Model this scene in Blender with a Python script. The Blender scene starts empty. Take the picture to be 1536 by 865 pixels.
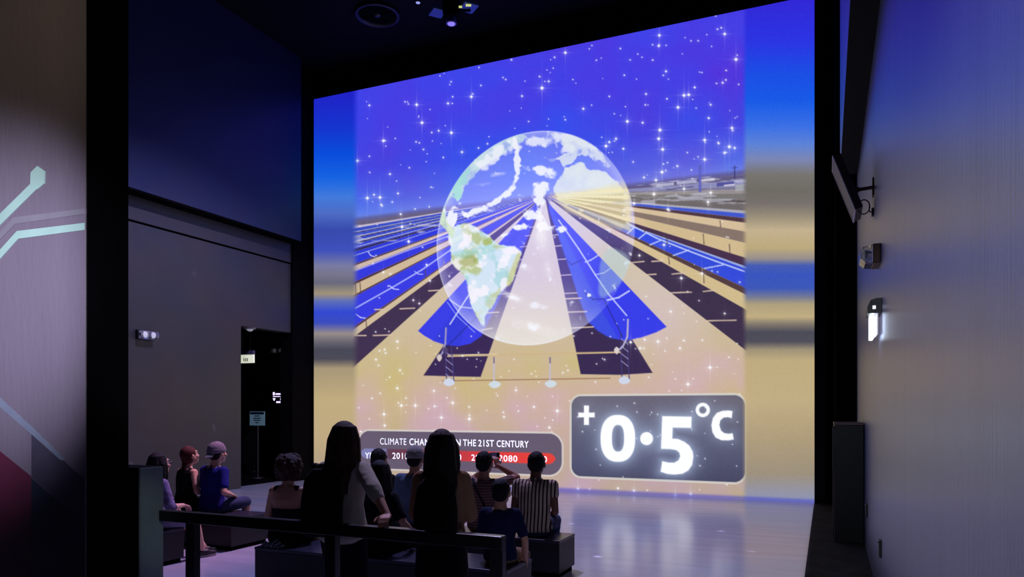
import bpy, bmesh, math, random
import numpy as np
from mathutils import Vector, Matrix

# ------------------------------------------------------------------ camera, world, lights, exposure
scene = bpy.context.scene
COL = scene.collection
F = 1090.0                      # focal length in pixels of the 1536 px wide frame
CAMZ = 1.70                     # eye height
HOR = 612.0                     # pixel row of the horizon
TH = math.radians(23.41)        # the camera is turned left of the room's long axis
CT, ST = math.cos(TH), math.sin(TH)

cam_data = bpy.data.cameras.new('camera')
cam_data.sensor_width = 36.0
cam_data.lens = F / 1536 * 36
cam_data.shift_y = (HOR - 432.5) / 1536
cam_data.clip_start = 0.05
cam = bpy.data.objects.new('camera', cam_data)
COL.objects.link(cam)
cam.location = (0, 0, CAMZ)
cam.rotation_euler = (math.pi / 2, 0, TH)
scene.camera = cam

world = bpy.data.worlds.new('world')
scene.world = world
world.use_nodes = True
world.node_tree.nodes['Background'].inputs[0].default_value = (0.5, 0.5, 0.6, 1)
world.node_tree.nodes['Background'].inputs[1].default_value = 0.004

scene.view_settings.view_transform = 'Standard'
scene.view_settings.look = 'None'
scene.view_settings.gamma = 1.0
scene.view_settings.exposure = 0.0
scene.view_settings.use_curve_mapping = False


def spot(name, loc, target, energy, color, angle, blend=1.0, radius=0.08):
    ld = bpy.data.lights.new(name, 'SPOT')
    ld.energy = energy
    ld.color = color
    ld.spot_size = math.radians(angle)
    ld.spot_blend = blend
    ld.shadow_soft_size = radius
    o = bpy.data.objects.new(name, ld)
    COL.objects.link(o)
    o.location = loc
    d = Vector(target) - Vector(loc)
    o.rotation_euler = d.to_track_quat('-Z', 'Y').to_euler()
    return o


# gallery lamps of the room behind the viewer, plus an added console fill
spot('gallery_spot_lavender', (-2.6, 0.4, 2.7), (-4.2, 2.5, 2.25), 450, (0.80, 0.76, 1.0), 50)
spot('gallery_spot_warm', (-2.6, 0.7, 4.9), (-4.1, 2.5, 3.3), 60, (1.0, 0.82, 0.50), 46)
spot('fill_spot_console', (-1.6, 1.2, 3.0), (-4.52, 3.82, 0.85), 75, (0.92, 1.0, 0.98), 10)  # added fill spot that brightens the console side
spot('gallery_spot_wall', (-0.75, -0.6, 4.4), (0.43, 5.2, 0.5), 560, (0.78, 0.85, 1.0), 52, radius=0.2)
# stage lamps above the benches on the left
spot('stage_spot_pink', (-6.1, 9.6, 7.5), (-6.9, 6.6, 0.7), 1500, (1.0, 0.34, 0.52), 24, radius=0.06)
spot('stage_spot_violet', (-4.4, 8.2, 8.5), (-6.2, 5.7, 0.0), 420, (0.42, 0.28, 1.0), 22, radius=0.05)


# floor projector on the ceiling: throws a lavender picture with small stars straight down, cut off along the carpet
def floor_projector(loc, energy, xmax):
    ld = bpy.data.lights.new('floor_projector', 'SPOT')
    ld.energy = energy
    ld.spot_size = math.radians(125)
    ld.spot_blend = 0.35
    ld.shadow_soft_size = 0.04
    o = bpy.data.objects.new('floor_projector', ld)
    COL.objects.link(o)
    o.location = loc
    ld.use_nodes = True
    nt = ld.node_tree
    em = next(n for n in nt.nodes if n.type == 'EMISSION')
    N_ = nt.nodes.new; L_ = nt.links.new
    tc = N_('ShaderNodeTexCoord'); sp = N_('ShaderNodeSeparateXYZ'); L_(tc.outputs['Normal'], sp.inputs[0])
    def ma(op, a, b):
        n = N_('ShaderNodeMath'); n.operation = op
        for i, v in enumerate((a, b)):
            if isinstance(v, (int, float)): n.inputs[i].default_value = v
            else: L_(v, n.inputs[i])
        return n.outputs[0]
    fx = ma('MULTIPLY', ma('DIVIDE', sp.outputs[0], sp.outputs[2]), -loc[2])
    fy = ma('MULTIPLY', ma('DIVIDE', sp.outputs[1], sp.outputs[2]), -loc[2])
    edge = ma('LESS_THAN', fx, xmax - loc[0])
    cv = N_('ShaderNodeCombineXYZ'); L_(fx, cv.inputs[0]); L_(fy, cv.inputs[1])
    nz = N_('ShaderNodeTexNoise'); nz.inputs['Scale'].default_value = 0.35; nz.inputs['Detail'].default_value = 3; L_(cv.outputs[0], nz.inputs['Vector'])
    cr = N_('ShaderNodeValToRGB')
    cr.color_ramp.elements[0].position = 0.40; cr.color_ramp.elements[0].color = (0.42, 0.44, 1.0, 1)
    cr.color_ramp.elements[1].position = 0.66; cr.color_ramp.elements[1].color = (0.68, 0.50, 0.88, 1)
    L_(nz.outputs['Fac'], cr.inputs['Fac'])
    vo = N_('ShaderNodeTexVoronoi'); vo.inputs['Scale'].default_value = 1.35; L_(cv.outputs[0], vo.inputs['Vector'])
    star = ma('MULTIPLY', ma('LESS_THAN', vo.outputs['Distance'], 0.045), 5.0)
    L_(cr.outputs['Color'], em.inputs['Color'])
    L_(ma('MULTIPLY', edge, ma('ADD', star, 1.0)), em.inputs['Strength'])
    return o


floor_projector((-5.6, 9.6, 9.5), 2600, -0.205)


# ------------------------------------------------------------------ helpers
def s2l(c):
    c = np.asarray(c, dtype=float)
    if c.max() > 1.0:
        c = c / 255.0
    return np.where(c <= 0.04045, c / 12.92, ((c + 0.055) / 1.055) ** 2.4)


def px_y(px, py, Y0):
    """point on the plane Y = Y0 seen at a photograph pixel"""
    u = (px - 768) / F
    dx, dy = u * CT - ST, u * ST + CT
    d = Y0 / dy
    return (dx * d, Y0, CAMZ + (HOR - py) / F * d)


def px_x(px, py, X0):
    u = (px - 768) / F
    dx, dy = u * CT - ST, u * ST + CT
    d = X0 / dx
    return (X0, dy * d, CAMZ + (HOR - py) / F * d)


def tag(o, label=None, cat=None, group=None, kind=None):
    if label: o['label'] = label
    if cat: o['category'] = cat
    if group: o['group'] = group
    if kind: o['kind'] = kind
    return o


MATS = {}


def mat(name, rgb, rough=0.6, metal=0.0, spec=0.5, noise=0.12, nscale=8.0, bump=0.0, bscale=60.0,
        stretch=(1, 1, 1), emit=0.0, emit_rgb=None, alpha=None, sheen=0.0):
    """principled material with a procedural colour variation and optional fine relief"""
    if name in MATS:
        return MATS[name]
    m = bpy.data.materials.new(name)
    m.use_nodes = True
    nt = m.node_tree
    b = nt.nodes['Principled BSDF']
    lin = s2l(rgb)
    tc = nt.nodes.new('ShaderNodeTexCoord')
    mp = nt.nodes.new('ShaderNodeMapping')
    mp.inputs['Scale'].default_value = stretch
    nt.links.new(tc.outputs['Object'], mp.inputs['Vector'])
    nz = nt.nodes.new('ShaderNodeTexNoise')
    nz.inputs['Scale'].default_value = nscale
    nz.inputs['Detail'].default_value = 5
    nt.links.new(mp.outputs['Vector'], nz.inputs['Vector'])
    cr = nt.nodes.new('ShaderNodeValToRGB')
    lo = [max(0, v * (1 - noise)) for v in lin]
    hi = [min(1, v * (1 + noise)) for v in lin]
    cr.color_ramp.elements[0].position = 0.3
    cr.color_ramp.elements[1].position = 0.7
    cr.color_ramp.elements[0].color = (*lo, 1)
    cr.color_ramp.elements[1].color = (*hi, 1)
    nt.links.new(nz.outputs['Fac'], cr.inputs['Fac'])
    nt.links.new(cr.outputs['Color'], b.inputs['Base Color'])
    b.inputs['Roughness'].default_value = rough
    b.inputs['Metallic'].default_value = metal
    b.inputs['Specular IOR Level'].default_value = spec
    if sheen:
        b.inputs['Sheen Weight'].default_value = sheen
    if bump:
        nb = nt.nodes.new('ShaderNodeTexNoise')
        nb.inputs['Scale'].default_value = bscale
        nb.inputs['Detail'].default_value = 4
        nt.links.new(mp.outputs['Vector'], nb.inputs['Vector'])
        bp = nt.nodes.new('ShaderNodeBump')
        bp.inputs['Strength'].default_value = bump
        bp.inputs['Distance'].default_value = 0.02
        nt.links.new(nb.outputs['Fac'], bp.inputs['Height'])
        nt.links.new(bp.outputs['Normal'], b.inputs['Normal'])
    if emit:
        e = s2l(emit_rgb if emit_rgb is not None else rgb)
        b.inputs['Emission Color'].default_value = (*e, 1)
        b.inputs['Emission Strength'].default_value = emit
    MATS[name] = m
    return m


def stripe_mat(name, rgb_a, rgb_b, axis, freq, duty=0.5, rough=0.85):
    m = bpy.data.materials.new(name)
    m.use_nodes = True
    nt = m.node_tree
    b = nt.nodes['Principled BSDF']
    tc = nt.nodes.new('ShaderNodeTexCoord')
    sx = nt.nodes.new('ShaderNodeSeparateXYZ')
    nt.links.new(tc.outputs['Object'], sx.inputs[0])
    mu = nt.nodes.new('ShaderNodeMath'); mu.operation = 'MULTIPLY'; mu.inputs[1].default_value = freq
    nt.links.new(sx.outputs[axis], mu.inputs[0])
    fr = nt.nodes.new('ShaderNodeMath'); fr.operation = 'FRACT'
    nt.links.new(mu.outputs[0], fr.inputs[0])
    gt = nt.nodes.new('ShaderNodeMath'); gt.operation = 'GREATER_THAN'; gt.inputs[1].default_value = duty
    nt.links.new(fr.outputs[0], gt.inputs[0])
    mx = nt.nodes.new('ShaderNodeMixRGB')
    mx.inputs[1].default_value = (*s2l(rgb_a), 1)
    mx.inputs[2].default_value = (*s2l(rgb_b), 1)
    nt.links.new(gt.outputs[0], mx.inputs[0])
    nt.links.new(mx.outputs[0], b.inputs['Base Color'])
    b.inputs['Roughness'].default_value = rough
    b.inputs['Specular IOR Level'].default_value = 0.2
    MATS[name] = m
    return m


def new_obj(name, me, m=None, parent=None, loc=None, smooth=False):
    o = bpy.data.objects.new(name, me)
    COL.objects.link(o)
    if m is not None:
        me.materials.clear()
        me.materials.append(m)
    if parent is not None:
        o.parent = parent
    if loc is not None:
        o.location = loc
    if smooth:
        me.polygons.foreach_set('use_smooth', [True] * len(me.polygons))
    return o


def empty(name, loc=(0, 0, 0), rz=0.0):
    o = bpy.data.objects.new(name, None)
    o.empty_display_size = 0.1
    COL.objects.link(o)
    o.location = loc
    o.rotation_euler = (0, 0, rz)
    return o


class MB:
    """collects shapes into one mesh"""
    def __init__(self):
        self.v, self.f = [], []

    def add(self, vs, fs):
        n = len(self.v)
        self.v += [tuple(p) for p in vs]
        self.f += [tuple(i + n for i in q) for q in fs]
        return self

    def box(self, a, b, bev=0.0, M=None):
        (x0, y0, z0), (x1, y1, z1) = a, b
        if bev <= 0:
            vs = [(x0, y0, z0), (x1, y0, z0), (x1, y1, z0), (x0, y1, z0), (x0, y0, z1), (x1, y0, z1), (x1, y1, z1), (x0, y1, z1)]
            fs = [(0, 3, 2, 1), (4, 5, 6, 7), (0, 1, 5, 4), (1, 2, 6, 5), (2, 3, 7, 6), (3, 0, 4, 7)]
        else:
            bm = bmesh.new()
            bmesh.ops.create_cube(bm, size=1.0)
            for w in bm.verts:
                w.co = ((x0 + x1) / 2 + w.co.x * (x1 - x0), (y0 + y1) / 2 + w.co.y * (y1 - y0), (z0 + z1) / 2 + w.co.z * (z1 - z0))
            bmesh.ops.bevel(bm, geom=list(bm.edges), offset=bev, segments=2, profile=0.5, affect='EDGES')
            bm.verts.index_update()
            vs = [tuple(w.co) for w in bm.verts]
            fs = [tuple(w.index for w in f.verts) for f in bm.faces]
            bm.free()
        if M is not None:
            vs = [tuple(M @ Vector(p)) for p in vs]
        return self.add(vs, fs)

    def tube(self, p, q, r0, r1=None, n=14, cap=True):
        r1 = r0 if r1 is None else r1
        p, q = Vector(p), Vector(q)
        t = (q - p).normalized()
        a = t.orthogonal().normalized(); b = t.cross(a)
        vs, fs = [], []
        for c, r in ((p, r0), (q, r1)):
            for i in range(n):
                an = 2 * math.pi * i / n
                vs.append(c + (a * math.cos(an) + b * math.sin(an)) * r)
        for i in range(n):
            j = (i + 1) % n
            fs.append((i, j, n + j, n + i))
        if cap:
            fs.append(tuple(range(n - 1, -1, -1))); fs.append(tuple(range(n, 2 * n)))
        return self.add(vs, fs)

    def path(self, pts, r, n=8):
        for a, b in zip(pts[:-1], pts[1:]):
            self.tube(a, b, r, r, n)
        return self

    def ell(self, c, r, nu=16, nv=10, M=None):
        vs, fs = [], []
        for j in range(nv + 1):
            ph = math.pi * j / nv
            for i in range(nu):
                an = 2 * math.pi * i / nu
                p = Vector((math.sin(ph) * math.cos(an) * r[0], math.sin(ph) * math.sin(an) * r[1], math.cos(ph) * r[2]))
                if M is not None: p = M @ p
                vs.append(p + Vector(c))
        for j in range(nv):
            for i in range(nu):
                k = (i + 1) % nu
                fs.append((j * nu + i, (j + 1) * nu + i, (j + 1) * nu + k, j * nu + k))
        return self.add(vs, fs)

    def prism(self, pts, off):
        """closed outline pushed along a vector"""
        off = Vector(off); n = len(pts)
        vs = [Vector(p) for p in pts] + [Vector(p) + off for p in pts]
        fs = [tuple(range(n)), tuple(range(2 * n - 1, n - 1, -1))] + [(i, n + i, n + (i + 1) % n, (i + 1) % n) for i in range(n)]
        return self.add(vs, fs)

    def mesh(self, name):
        me = bpy.data.meshes.new(name)
        me.from_pydata([tuple(p) for p in self.v], [], self.f)
        bm = bmesh.new(); bm.from_mesh(me)
        bmesh.ops.remove_doubles(bm, verts=bm.verts, dist=1e-6)
        bmesh.ops.recalc_face_normals(bm, faces=bm.faces)
        bm.to_mesh(me); bm.free()
        me.validate(); me.update()
        return me

    def build(self, name, m, parent=None, loc=None, smooth=False):
        return new_obj(name, self.mesh(name), m, parent, loc, smooth)


# ------------------------------------------------------------------ the room
XL, XR, YS = -11.40, 0.434, 14.10       # left wall, right wall, screen wall
CEIL = 9.75
M_floor = mat('polished_floor', (172, 174, 184), rough=0.19, spec=0.55, noise=0.10, nscale=1.2, bump=0.05, bscale=3, stretch=(0.5, 4.0, 1))
M_carpet = mat('dark_carpet', (52, 50, 52), rough=0.9, spec=0.1, noise=0.35, nscale=3, bump=0.3, bscale=90)
M_wall_l = mat('grey_wall_paint', (64, 62, 61), rough=0.40, spec=0.5, noise=0.06, nscale=2, bump=0.04, bscale=40)
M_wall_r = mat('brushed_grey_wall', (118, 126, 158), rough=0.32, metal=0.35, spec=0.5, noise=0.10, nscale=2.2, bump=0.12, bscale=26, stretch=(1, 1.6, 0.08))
M_black = mat('black_paint', (8, 8, 10), rough=0.9, spec=0.05, noise=0.2)
M_black2 = mat('soft_black_paint', (26, 27, 29), rough=0.8, spec=0.15, noise=0.2)
M_upper = mat('upper_wall_screen_blue', (42, 48, 74), rough=0.36, spec=0.5, noise=0.06, nscale=2)  # blue screen light on the upper wall is put into its colour
M_ceil = mat('ceiling_paint', (13, 13, 18), rough=0.85, spec=0.15, noise=0.2)
M_blackgloss = mat('black_lacquer', (8, 8, 11), rough=0.35, spec=0.5, noise=0.1)

st = lambda o, label, cat: tag(o, label, cat, kind='structure')
st(MB().box((XL - 0.3, -1.0, -0.2), (-0.205, YS + 0.2, 0)).build('floor', M_floor),
   'polished grey floor reflecting the bright projection', 'floor')
st(MB().box((-0.205, -1.0, -0.2), (4.0, 16.0, 0.004)).build('floor_carpet', M_carpet),
   'narrow dark carpet strip along the right wall', 'carpet')
st(MB().box((XL - 3, -1.0, CEIL), (4.0, 16.0, CEIL + 0.2)).build('ceiling', M_ceil),
   'black ceiling high above the hall', 'ceiling')

# right wall: lower face, overhanging upper face
wr = st(MB().box((XR, -1.0, 0), (XR + 0.3, 12.45, 5.3)).build('wall_right', M_wall_r),
        'brushed grey wall along the right side lit by the projection', 'wall')
MB().box((0.19, -1.0, 5.3), (XR + 0.3, 12.30, CEIL)).build('upper_overhang', M_wall_r, wr)
MB().box((0.192, -1.0, 5.285), (XR, 12.29, 5.30)).build('soffit', M_black2, wr)
st(MB().box((XR + 0.3, 12.45, 0), (4.0, 12.6, CEIL)).build('wall_recess', M_black),
   'black return wall closing the dark recess right of the screen', 'wall')
# screen wall, black around the picture
st(MB().box((XL - 3, YS + 0.02, 9.1), (4, YS + 0.4, CEIL)).box((XL - 3, YS + 0.6, 0), (4, YS + 0.9, 9.1)).build('wall_screen', M_black),
   'black wall above and behind the projection', 'wall')
st(MB().box((-0.2, YS - 0.04, 0), (-0.02, YS + 0.4, 9.3)).build('trim_1', M_black2),
   'dark vertical frame strip right of the projection', 'trim')
st(MB().box((0.13, 12.9, 0), (0.5, 13.5, 9.3)).build('trim_2', M_black),
   'black vertical post in the recess right of the projection', 'trim')

# left wall with groove lines, overhang and doorway
D0, D1, DH = 11.86, 13.42, 3.45
wl = st(MB().box((XL - 0.3, -1.0, 0), (XL, D0, 5.03)).box((XL - 0.3, D0, DH), (XL, D1, 5.03)).build('wall_left', M_wall_l),
        'dark grey wall on the left side with two horizontal grooves', 'wall')
MB().box((XL - 0.3, -1.0, 5.07), (XL + 0.015, D1, 5.50)).build('band', M_wall_l, wl)
MB().box((XL - 0.3, -1.0, 5.03), (XL - 0.04, D1, 5.07)).build('groove', M_black, wl)
MB().box((XL - 0.3, -1.0, 5.54), (XL + 0.30, D1, CEIL)).build('upper_overhang', M_upper, wl)
MB().box((XL - 0.3, -1.0, 5.50), (XL + 0.297, D1, 5.54)).build('soffit', M_black, wl)  # black sheet stands in for the shade under the overhang
st(MB().box((XL - 0.3, D1, 0), (XL + 0.06, YS + 0.4, CEIL)).build('trim_3', M_black),
   'black corner strip left of the projection', 'trim')
# passage behind the doorway
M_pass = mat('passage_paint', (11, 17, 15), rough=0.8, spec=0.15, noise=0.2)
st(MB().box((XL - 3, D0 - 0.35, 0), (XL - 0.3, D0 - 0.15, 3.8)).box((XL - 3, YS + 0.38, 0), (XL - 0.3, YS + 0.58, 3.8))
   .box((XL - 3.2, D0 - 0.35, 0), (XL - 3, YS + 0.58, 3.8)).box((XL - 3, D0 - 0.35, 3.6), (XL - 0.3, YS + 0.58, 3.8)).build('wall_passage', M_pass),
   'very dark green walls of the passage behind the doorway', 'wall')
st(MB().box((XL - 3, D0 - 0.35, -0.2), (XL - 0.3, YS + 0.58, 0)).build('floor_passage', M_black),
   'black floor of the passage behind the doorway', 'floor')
# ------------------------------------------------------------------ the projected picture (flat print on the screen)
SX0, SX1, SZ0, SZ1 = -11.28, -0.20, 0.0, 9.10
NC, NR = 760, 640
gx = np.linspace(SX0, SX1, NC); gz = np.linspace(SZ1, SZ0, NR)
GX, GZ = np.meshgrid(gx, gz)
_r = GX * CT + YS * ST; _f = -GX * ST + YS * CT
PX = 768 + F * _r / _f
PY = HOR - F * (GZ - CAMZ) / _f
IMG = np.zeros((NR, NC, 3))
rng = np.random.default_rng(7)


def vnoise(scale_px, seed, octaves=4, ax=1.0, ay=1.0):
    """smooth value noise over the picture, 0..1"""
    out = np.zeros((NR, NC)); amp = 1.0; tot = 0
    r = np.random.default_rng(seed)
    for o in range(octaves):
        sc = scale_px / 2 ** o
        h = int(900 / (sc * ay)) + 4; w = int(900 / (sc * ax)) + 4
        g = r.random((h, w))
        y = np.clip((PY + 20) / (sc * ay), 0, h - 2.01); x = np.clip((PX - 450) / (sc * ax), 0, w - 2.01)
        yi = y.astype(int); xi = x.astype(int)
        fy = y - yi; fx = x - xi
        fy = fy * fy * (3 - 2 * fy); fx = fx * fx * (3 - 2 * fx)
        v = g[yi, xi] * (1 - fx) * (1 - fy) + g[yi, xi + 1] * fx * (1 - fy) + g[yi + 1, xi] * (1 - fx) * fy + g[yi + 1, xi + 1] * fx * fy
        out += v * amp; tot += amp; amp *= 0.5
    return out / tot


def sst(a, b, x):
    t = np.clip((x - a) / (b - a), 0, 1)
    return t * t * (3 - 2 * t)


def blend(mask, rgb, sl=None):
    c = np.asarray(rgb, float)
    tgt = IMG if sl is None else IMG[sl]
    m = mask[..., None]
    tgt[...] = tgt * (1 - m) + c * m


def grad(xs, cols, x):
    cols = np.asarray(cols, float)
    return np.stack([np.interp(x, xs, cols[:, k]) for k in range(3)], -1)


def smooth_pts(pts, n=6):
    """closed Catmull-Rom through the points"""
    P = np.asarray(pts, float); N = len(P); out = []
    for i in range(N):
        p0, p1, p2, p3 = P[i - 1], P[i], P[(i + 1) % N], P[(i + 2) % N]
        for k in range(n):
            t = k / n
            out.append(0.5 * ((2 * p1) + (-p0 + p2) * t + (2 * p0 - 5 * p1 + 4 * p2 - p3) * t * t + (-p0 + 3 * p1 - 3 * p2 + p3) * t ** 3))
    return np.array(out)


def window(x0, y0, x1, y1):
    m = (PX >= x0) & (PX <= x1) & (PY >= y0) & (PY <= y1)
    rr = np.where(m.any(1))[0]; cc = np.where(m.any(0))[0]
    if len(rr) == 0 or len(cc) == 0: return None
    return (slice(rr[0], rr[-1] + 1), slice(cc[0], cc[-1] + 1))


def sdf(pts, pad=4.0):
    """signed distance (negative inside) to a polygon, with the window it covers"""
    P = np.asarray(pts, float)
    sl = window(P[:, 0].min() - pad, P[:, 1].min() - pad, P[:, 0].max() + pad, P[:, 1].max() + pad)
    if sl is None: return None, None
    x = PX[sl]; y = PY[sl]
    d = np.full(x.shape, 1e9); ins = np.zeros(x.shape, bool)
    for a, b in zip(P, np.roll(P, -1, 0)):
        e = b - a; L = e @ e + 1e-9
        t = np.clip(((x - a[0]) * e[0] + (y - a[1]) * e[1]) / L, 0, 1)
        d = np.minimum(d, np.hypot(x - a[0] - t * e[0], y - a[1] - t * e[1]))
        c = (a[1] > y) != (b[1] > y)
        if abs(e[1]) > 1e-9:
            ins ^= c & (x < e[0] * (y - a[1]) / e[1] + a[0])
    return np.where(ins, -d, d), sl


def poly(pts, rgb, alpha=1.0, soft=0.8, tex=None, rag=0.0):
    d, sl = sdf(pts, soft * 2 + 2 + rag)
    if d is None: return
    if rag: d = d + (RAG[sl] - 0.5) * 2 * rag
    m = (1 - sst(-soft, soft, d)) * alpha
    if tex is not None: m = m * tex[sl]
    blend(m, rgb, sl)


def line(a, b, w, rgb, alpha=1.0, soft=0.6):
    sl = window(min(a[0], b[0]) - w - 3, min(a[1], b[1]) - w - 3, max(a[0], b[0]) + w + 3, max(a[1], b[1]) + w + 3)
    if sl is None: return
    x = PX[sl]; y = PY[sl]
    ex, ey = b[0] - a[0], b[1] - a[1]; L = ex * ex + ey * ey + 1e-9
    t = np.clip(((x - a[0]) * ex + (y - a[1]) * ey) / L, 0, 1)
    d = np.hypot(x - a[0] - t * ex, y - a[1] - t * ey)
    blend((1 - sst(w / 2 - soft, w / 2 + soft, d)) * alpha, rgb, sl)


def pline(pts, w, rgb, alpha=1.0, soft=0.6):
    for a, b in zip(pts[:-1], pts[1:]): line(a, b, w, rgb, alpha, soft)


def add(mask, rgb, sl=None):
    tgt = IMG if sl is None else IMG[sl]
    tgt += mask[..., None] * np.asarray(rgb, float)


RAG = np.clip((vnoise(9, 77, 3) - 0.5) * 1.9 + 0.5, 0, 1)
V = np.array([817.0, 293.0])            # where the rows of the solar field meet
# --- sky and sand of the middle picture
hor = 332 - 0.122 * (PX - 533)
sky = grad([0, 60, 150, 220, 270, 300, 340], [(64, 52, 222), (70, 62, 228), (66, 66, 230), (62, 76, 230), (84, 104, 230), (118, 138, 230), (140, 156, 228)], PY + 0.12 * (PX - 825))
n1 = vnoise(130, 3)
sky = sky + (n1[..., None] - 0.5) * np.array([40, -34, -30])
sand = grad([290, 420, 520, 600, 660, 745], [(206, 194, 170), (206, 190, 160), (205, 183, 144), (205, 178, 140), (198, 170, 148), (188, 164, 150)], PY)
sand = sand + (np.exp(-(((PX - 985) / 70) ** 2 + ((PY - 480) / 60) ** 2)))[..., None] * np.array([4, 2, 30])
n2 = vnoise(70, 5, 3)
sand = sand + ((n2 - 0.40) * 2 * sst(480, 600, PY))[..., None] * np.array([4, -10, 50])
IMG[...] = np.where((PY < hor)[..., None], sky, sand)
# hills along the field's horizon
m = sst(hor - 7 - 5 * n1, hor - 2, PY) * (1 - sst(hor + 4, hor + 7, PY))
blend(m * 0.75, (92, 84, 132))

# --- rows of mirrors left: bands measured where they meet the left edge x = 533
left_bands = [(332, 339, (104, 96, 128)), (339, 342, (196, 186, 210)), (342, 347, (58, 78, 196)), (347, 348.2, (150, 160, 225)), (348.2, 350, (50, 50, 120)), (350, 354, (58, 78, 200)), (354, 355.5, (160, 168, 225)), (355.5, 357.5, (56, 50, 110)), (357.5, 361, (50, 70, 200)),
              (361, 363, (178, 178, 215)), (363, 366, (60, 60, 120)), (366, 370, (48, 66, 210)), (370, 371.4, (150, 158, 230)), (371.4, 373, (48, 66, 210)), (373, 377, (52, 46, 96)), (377, 382, (46, 58, 214)), (382, 383.4, (140, 150, 235)), (383.4, 395, (46, 58, 214)),
              (395, 398, (84, 58, 78)), (398, 405, (206, 182, 168)), (405, 422, (54, 58, 216)), (422, 426, (80, 50, 64)), (426, 441, (206, 182, 146)),
              (441, 444, (84, 56, 66)), (444, 488, (56, 60, 220)), (488, 492, (90, 60, 74)), (492, 503, (208, 186, 150)), (503, 548, (66, 50, 80))]
mid = (PX > 526) & (PX < 1124)
tl = (PX - V[0]) / (533 - V[0])
yl = V[1] + (PY - V[1]) / np.where(np.abs(tl) < 1e-3, 1e-3, tl)       # height of the ray where it meets x = 533
onl = (PX < V[0] - 2) & (PY > hor - 1)
for a, b, c in left_bands:
    k = np.clip(1.0 / np.maximum(tl, 0.06), 1, 12)
    m = sst(a - 0.6 * k, a + 0.6 * k, yl) * (1 - sst(b - 0.6 * k, b + 0.6 * k, yl))
    blend(m * onl, c)
right_bands = [(262, 270, (96, 90, 132)), (270, 279, (140, 140, 186)), (279, 284, (120, 118, 150)), (284, 290, (150, 142, 146)), (290, 300, (122, 118, 118)), (300, 304, (92, 84, 88)),
               (304, 316, (112, 104, 106)), (316, 320, (170, 170, 190)), (320, 327, (66, 88, 206)), (327, 334, (82, 56, 68)), (334, 347, (216, 190, 152)),
               (347, 364, (136, 116, 106)), (364, 386, (212, 186, 140)), (386, 399, (72, 50, 78)), (399, 402, (150, 170, 235)), (402, 431, (54, 76, 218)),
               (431, 441, (86, 62, 66)), (441, 463, (212, 188, 138)), (463, 524, (62, 50, 76))]
tr = (PX - V[0]) / (1117 - V[0])
yr = V[1] + (PY - V[1]) / np.where(np.abs(tr) < 1e-3, 1e-3, tr)
onr = (PX > V[0] + 2) & (PY > hor - 3)
for a, b, c in right_bands:
    k = np.clip(1.0 / np.maximum(tr, 0.06), 1, 12)
    m = sst(a - 0.8 * k, a + 0.8 * k, yr) * (1 - sst(b - 0.8 * k, b + 0.8 * k, yr))
    blend(m * onr, c)
# streaks inside the far rows
ns = vnoise(16, 11, 3, 2.5, 0.35)
far = ((yl < 380) & onl) | ((yr < 320) & onr)
blend(far * sst(0.58, 0.7, ns) * 0.55, (205, 205, 228))
blend(far * sst(0.42, 0.3, ns) * 0.0, (40, 40, 90))
# plant buildings and mast at the right horizon
for x0, y0, w, h, c in [(985, 276, 26, 4, (200, 200, 225)), (1015, 272, 30, 5, (190, 190, 220)), (1050, 269, 22, 4, (220, 215, 225)), (1075, 274, 26, 6, (70, 70, 150)),
                        (1086, 277, 16, 2.5, (225, 220, 230)), (1103, 277, 14, 10, (170, 175, 180)), (1000, 283, 40, 2, (80, 76, 120))]:
    poly([(x0, y0), (x0 + w, y0 - 0.1 * w), (x0 + w, y0 + h - 0.1 * w), (x0, y0 + h)], c, 0.8)
poly([(1048, 247), (1052, 247), (1052, 288), (1048, 288)], (92, 96, 190), 0.85)
line((1102, 249), (1102, 268), 1.4, (50, 46, 110)); line((1098, 252), (1106, 251), 1, (60, 56, 120))

# --- the two big troughs and their shadows
poly([V, (721, 565), (690, 564.5), (635, 563)], (58, 42, 84))
poly([V, (871, 561), (930, 562), (979, 559)], (58, 44, 80))
blueL = [(808, 300), (627, 496), (636, 503), (650, 511), (668, 517), (688, 519), (706, 515), (722, 504), (745, 458), (768, 408), (790, 360), (806, 318)]
poly(blueL, (58, 62, 224))
blueR = [(823, 305), (1000, 490), (985, 498), (962, 506), (938, 511), (914, 506), (897, 496), (882, 482), (868, 446), (855, 405), (838, 355), (824, 318)]
poly(blueR, (56, 62, 226))
# shading of the trough bowls: two-tone reflection
poly([(823, 305), (905, 470), (928, 508), (914, 506), (897, 496), (882, 482), (868, 446), (855, 405), (838, 355)], (66, 92, 214), 0.55, 2.5)
poly([(806, 306), (700, 480), (690, 518), (668, 517), (650, 511), (660, 495)], (46, 58, 200), 0.5, 3)
# focal pipes, ribs and struts
for pts in ([(838, 330), (868, 373), (893, 412), (912, 440), (940, 473)], ):
    pline(pts, 2.2, (190, 200, 245), 0.9)
pline([(878, 393), (886, 390), (897, 383)], 1.8, (190, 200, 245), 0.9)
pline([(893, 412), (906, 409), (916, 402)], 1.8, (180, 190, 245), 0.8)
pline([(911, 450), (928, 446), (944, 436)], 2.2, (200, 208, 248), 0.95)
pline([(846, 385), (857, 397), (872, 390)], 1.4, (40, 40, 120), 0.8)
pline([(878, 440), (890, 449), (905, 448), (934, 505)], 1.4, (36, 40, 110), 0.8)
pline([(674, 449), (690, 460), (707, 462)], 1.8, (185, 195, 245), 0.9)
pline([(671, 453), (686, 474), (712, 498)], 1.4, (170, 185, 245), 0.7)
pline([(675, 486), (700, 447), (716, 425)], 2.0, (205, 212, 250), 0.9)
pline([(720, 470), (672, 518)], 1.2, (36, 40, 110), 0.8)
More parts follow.
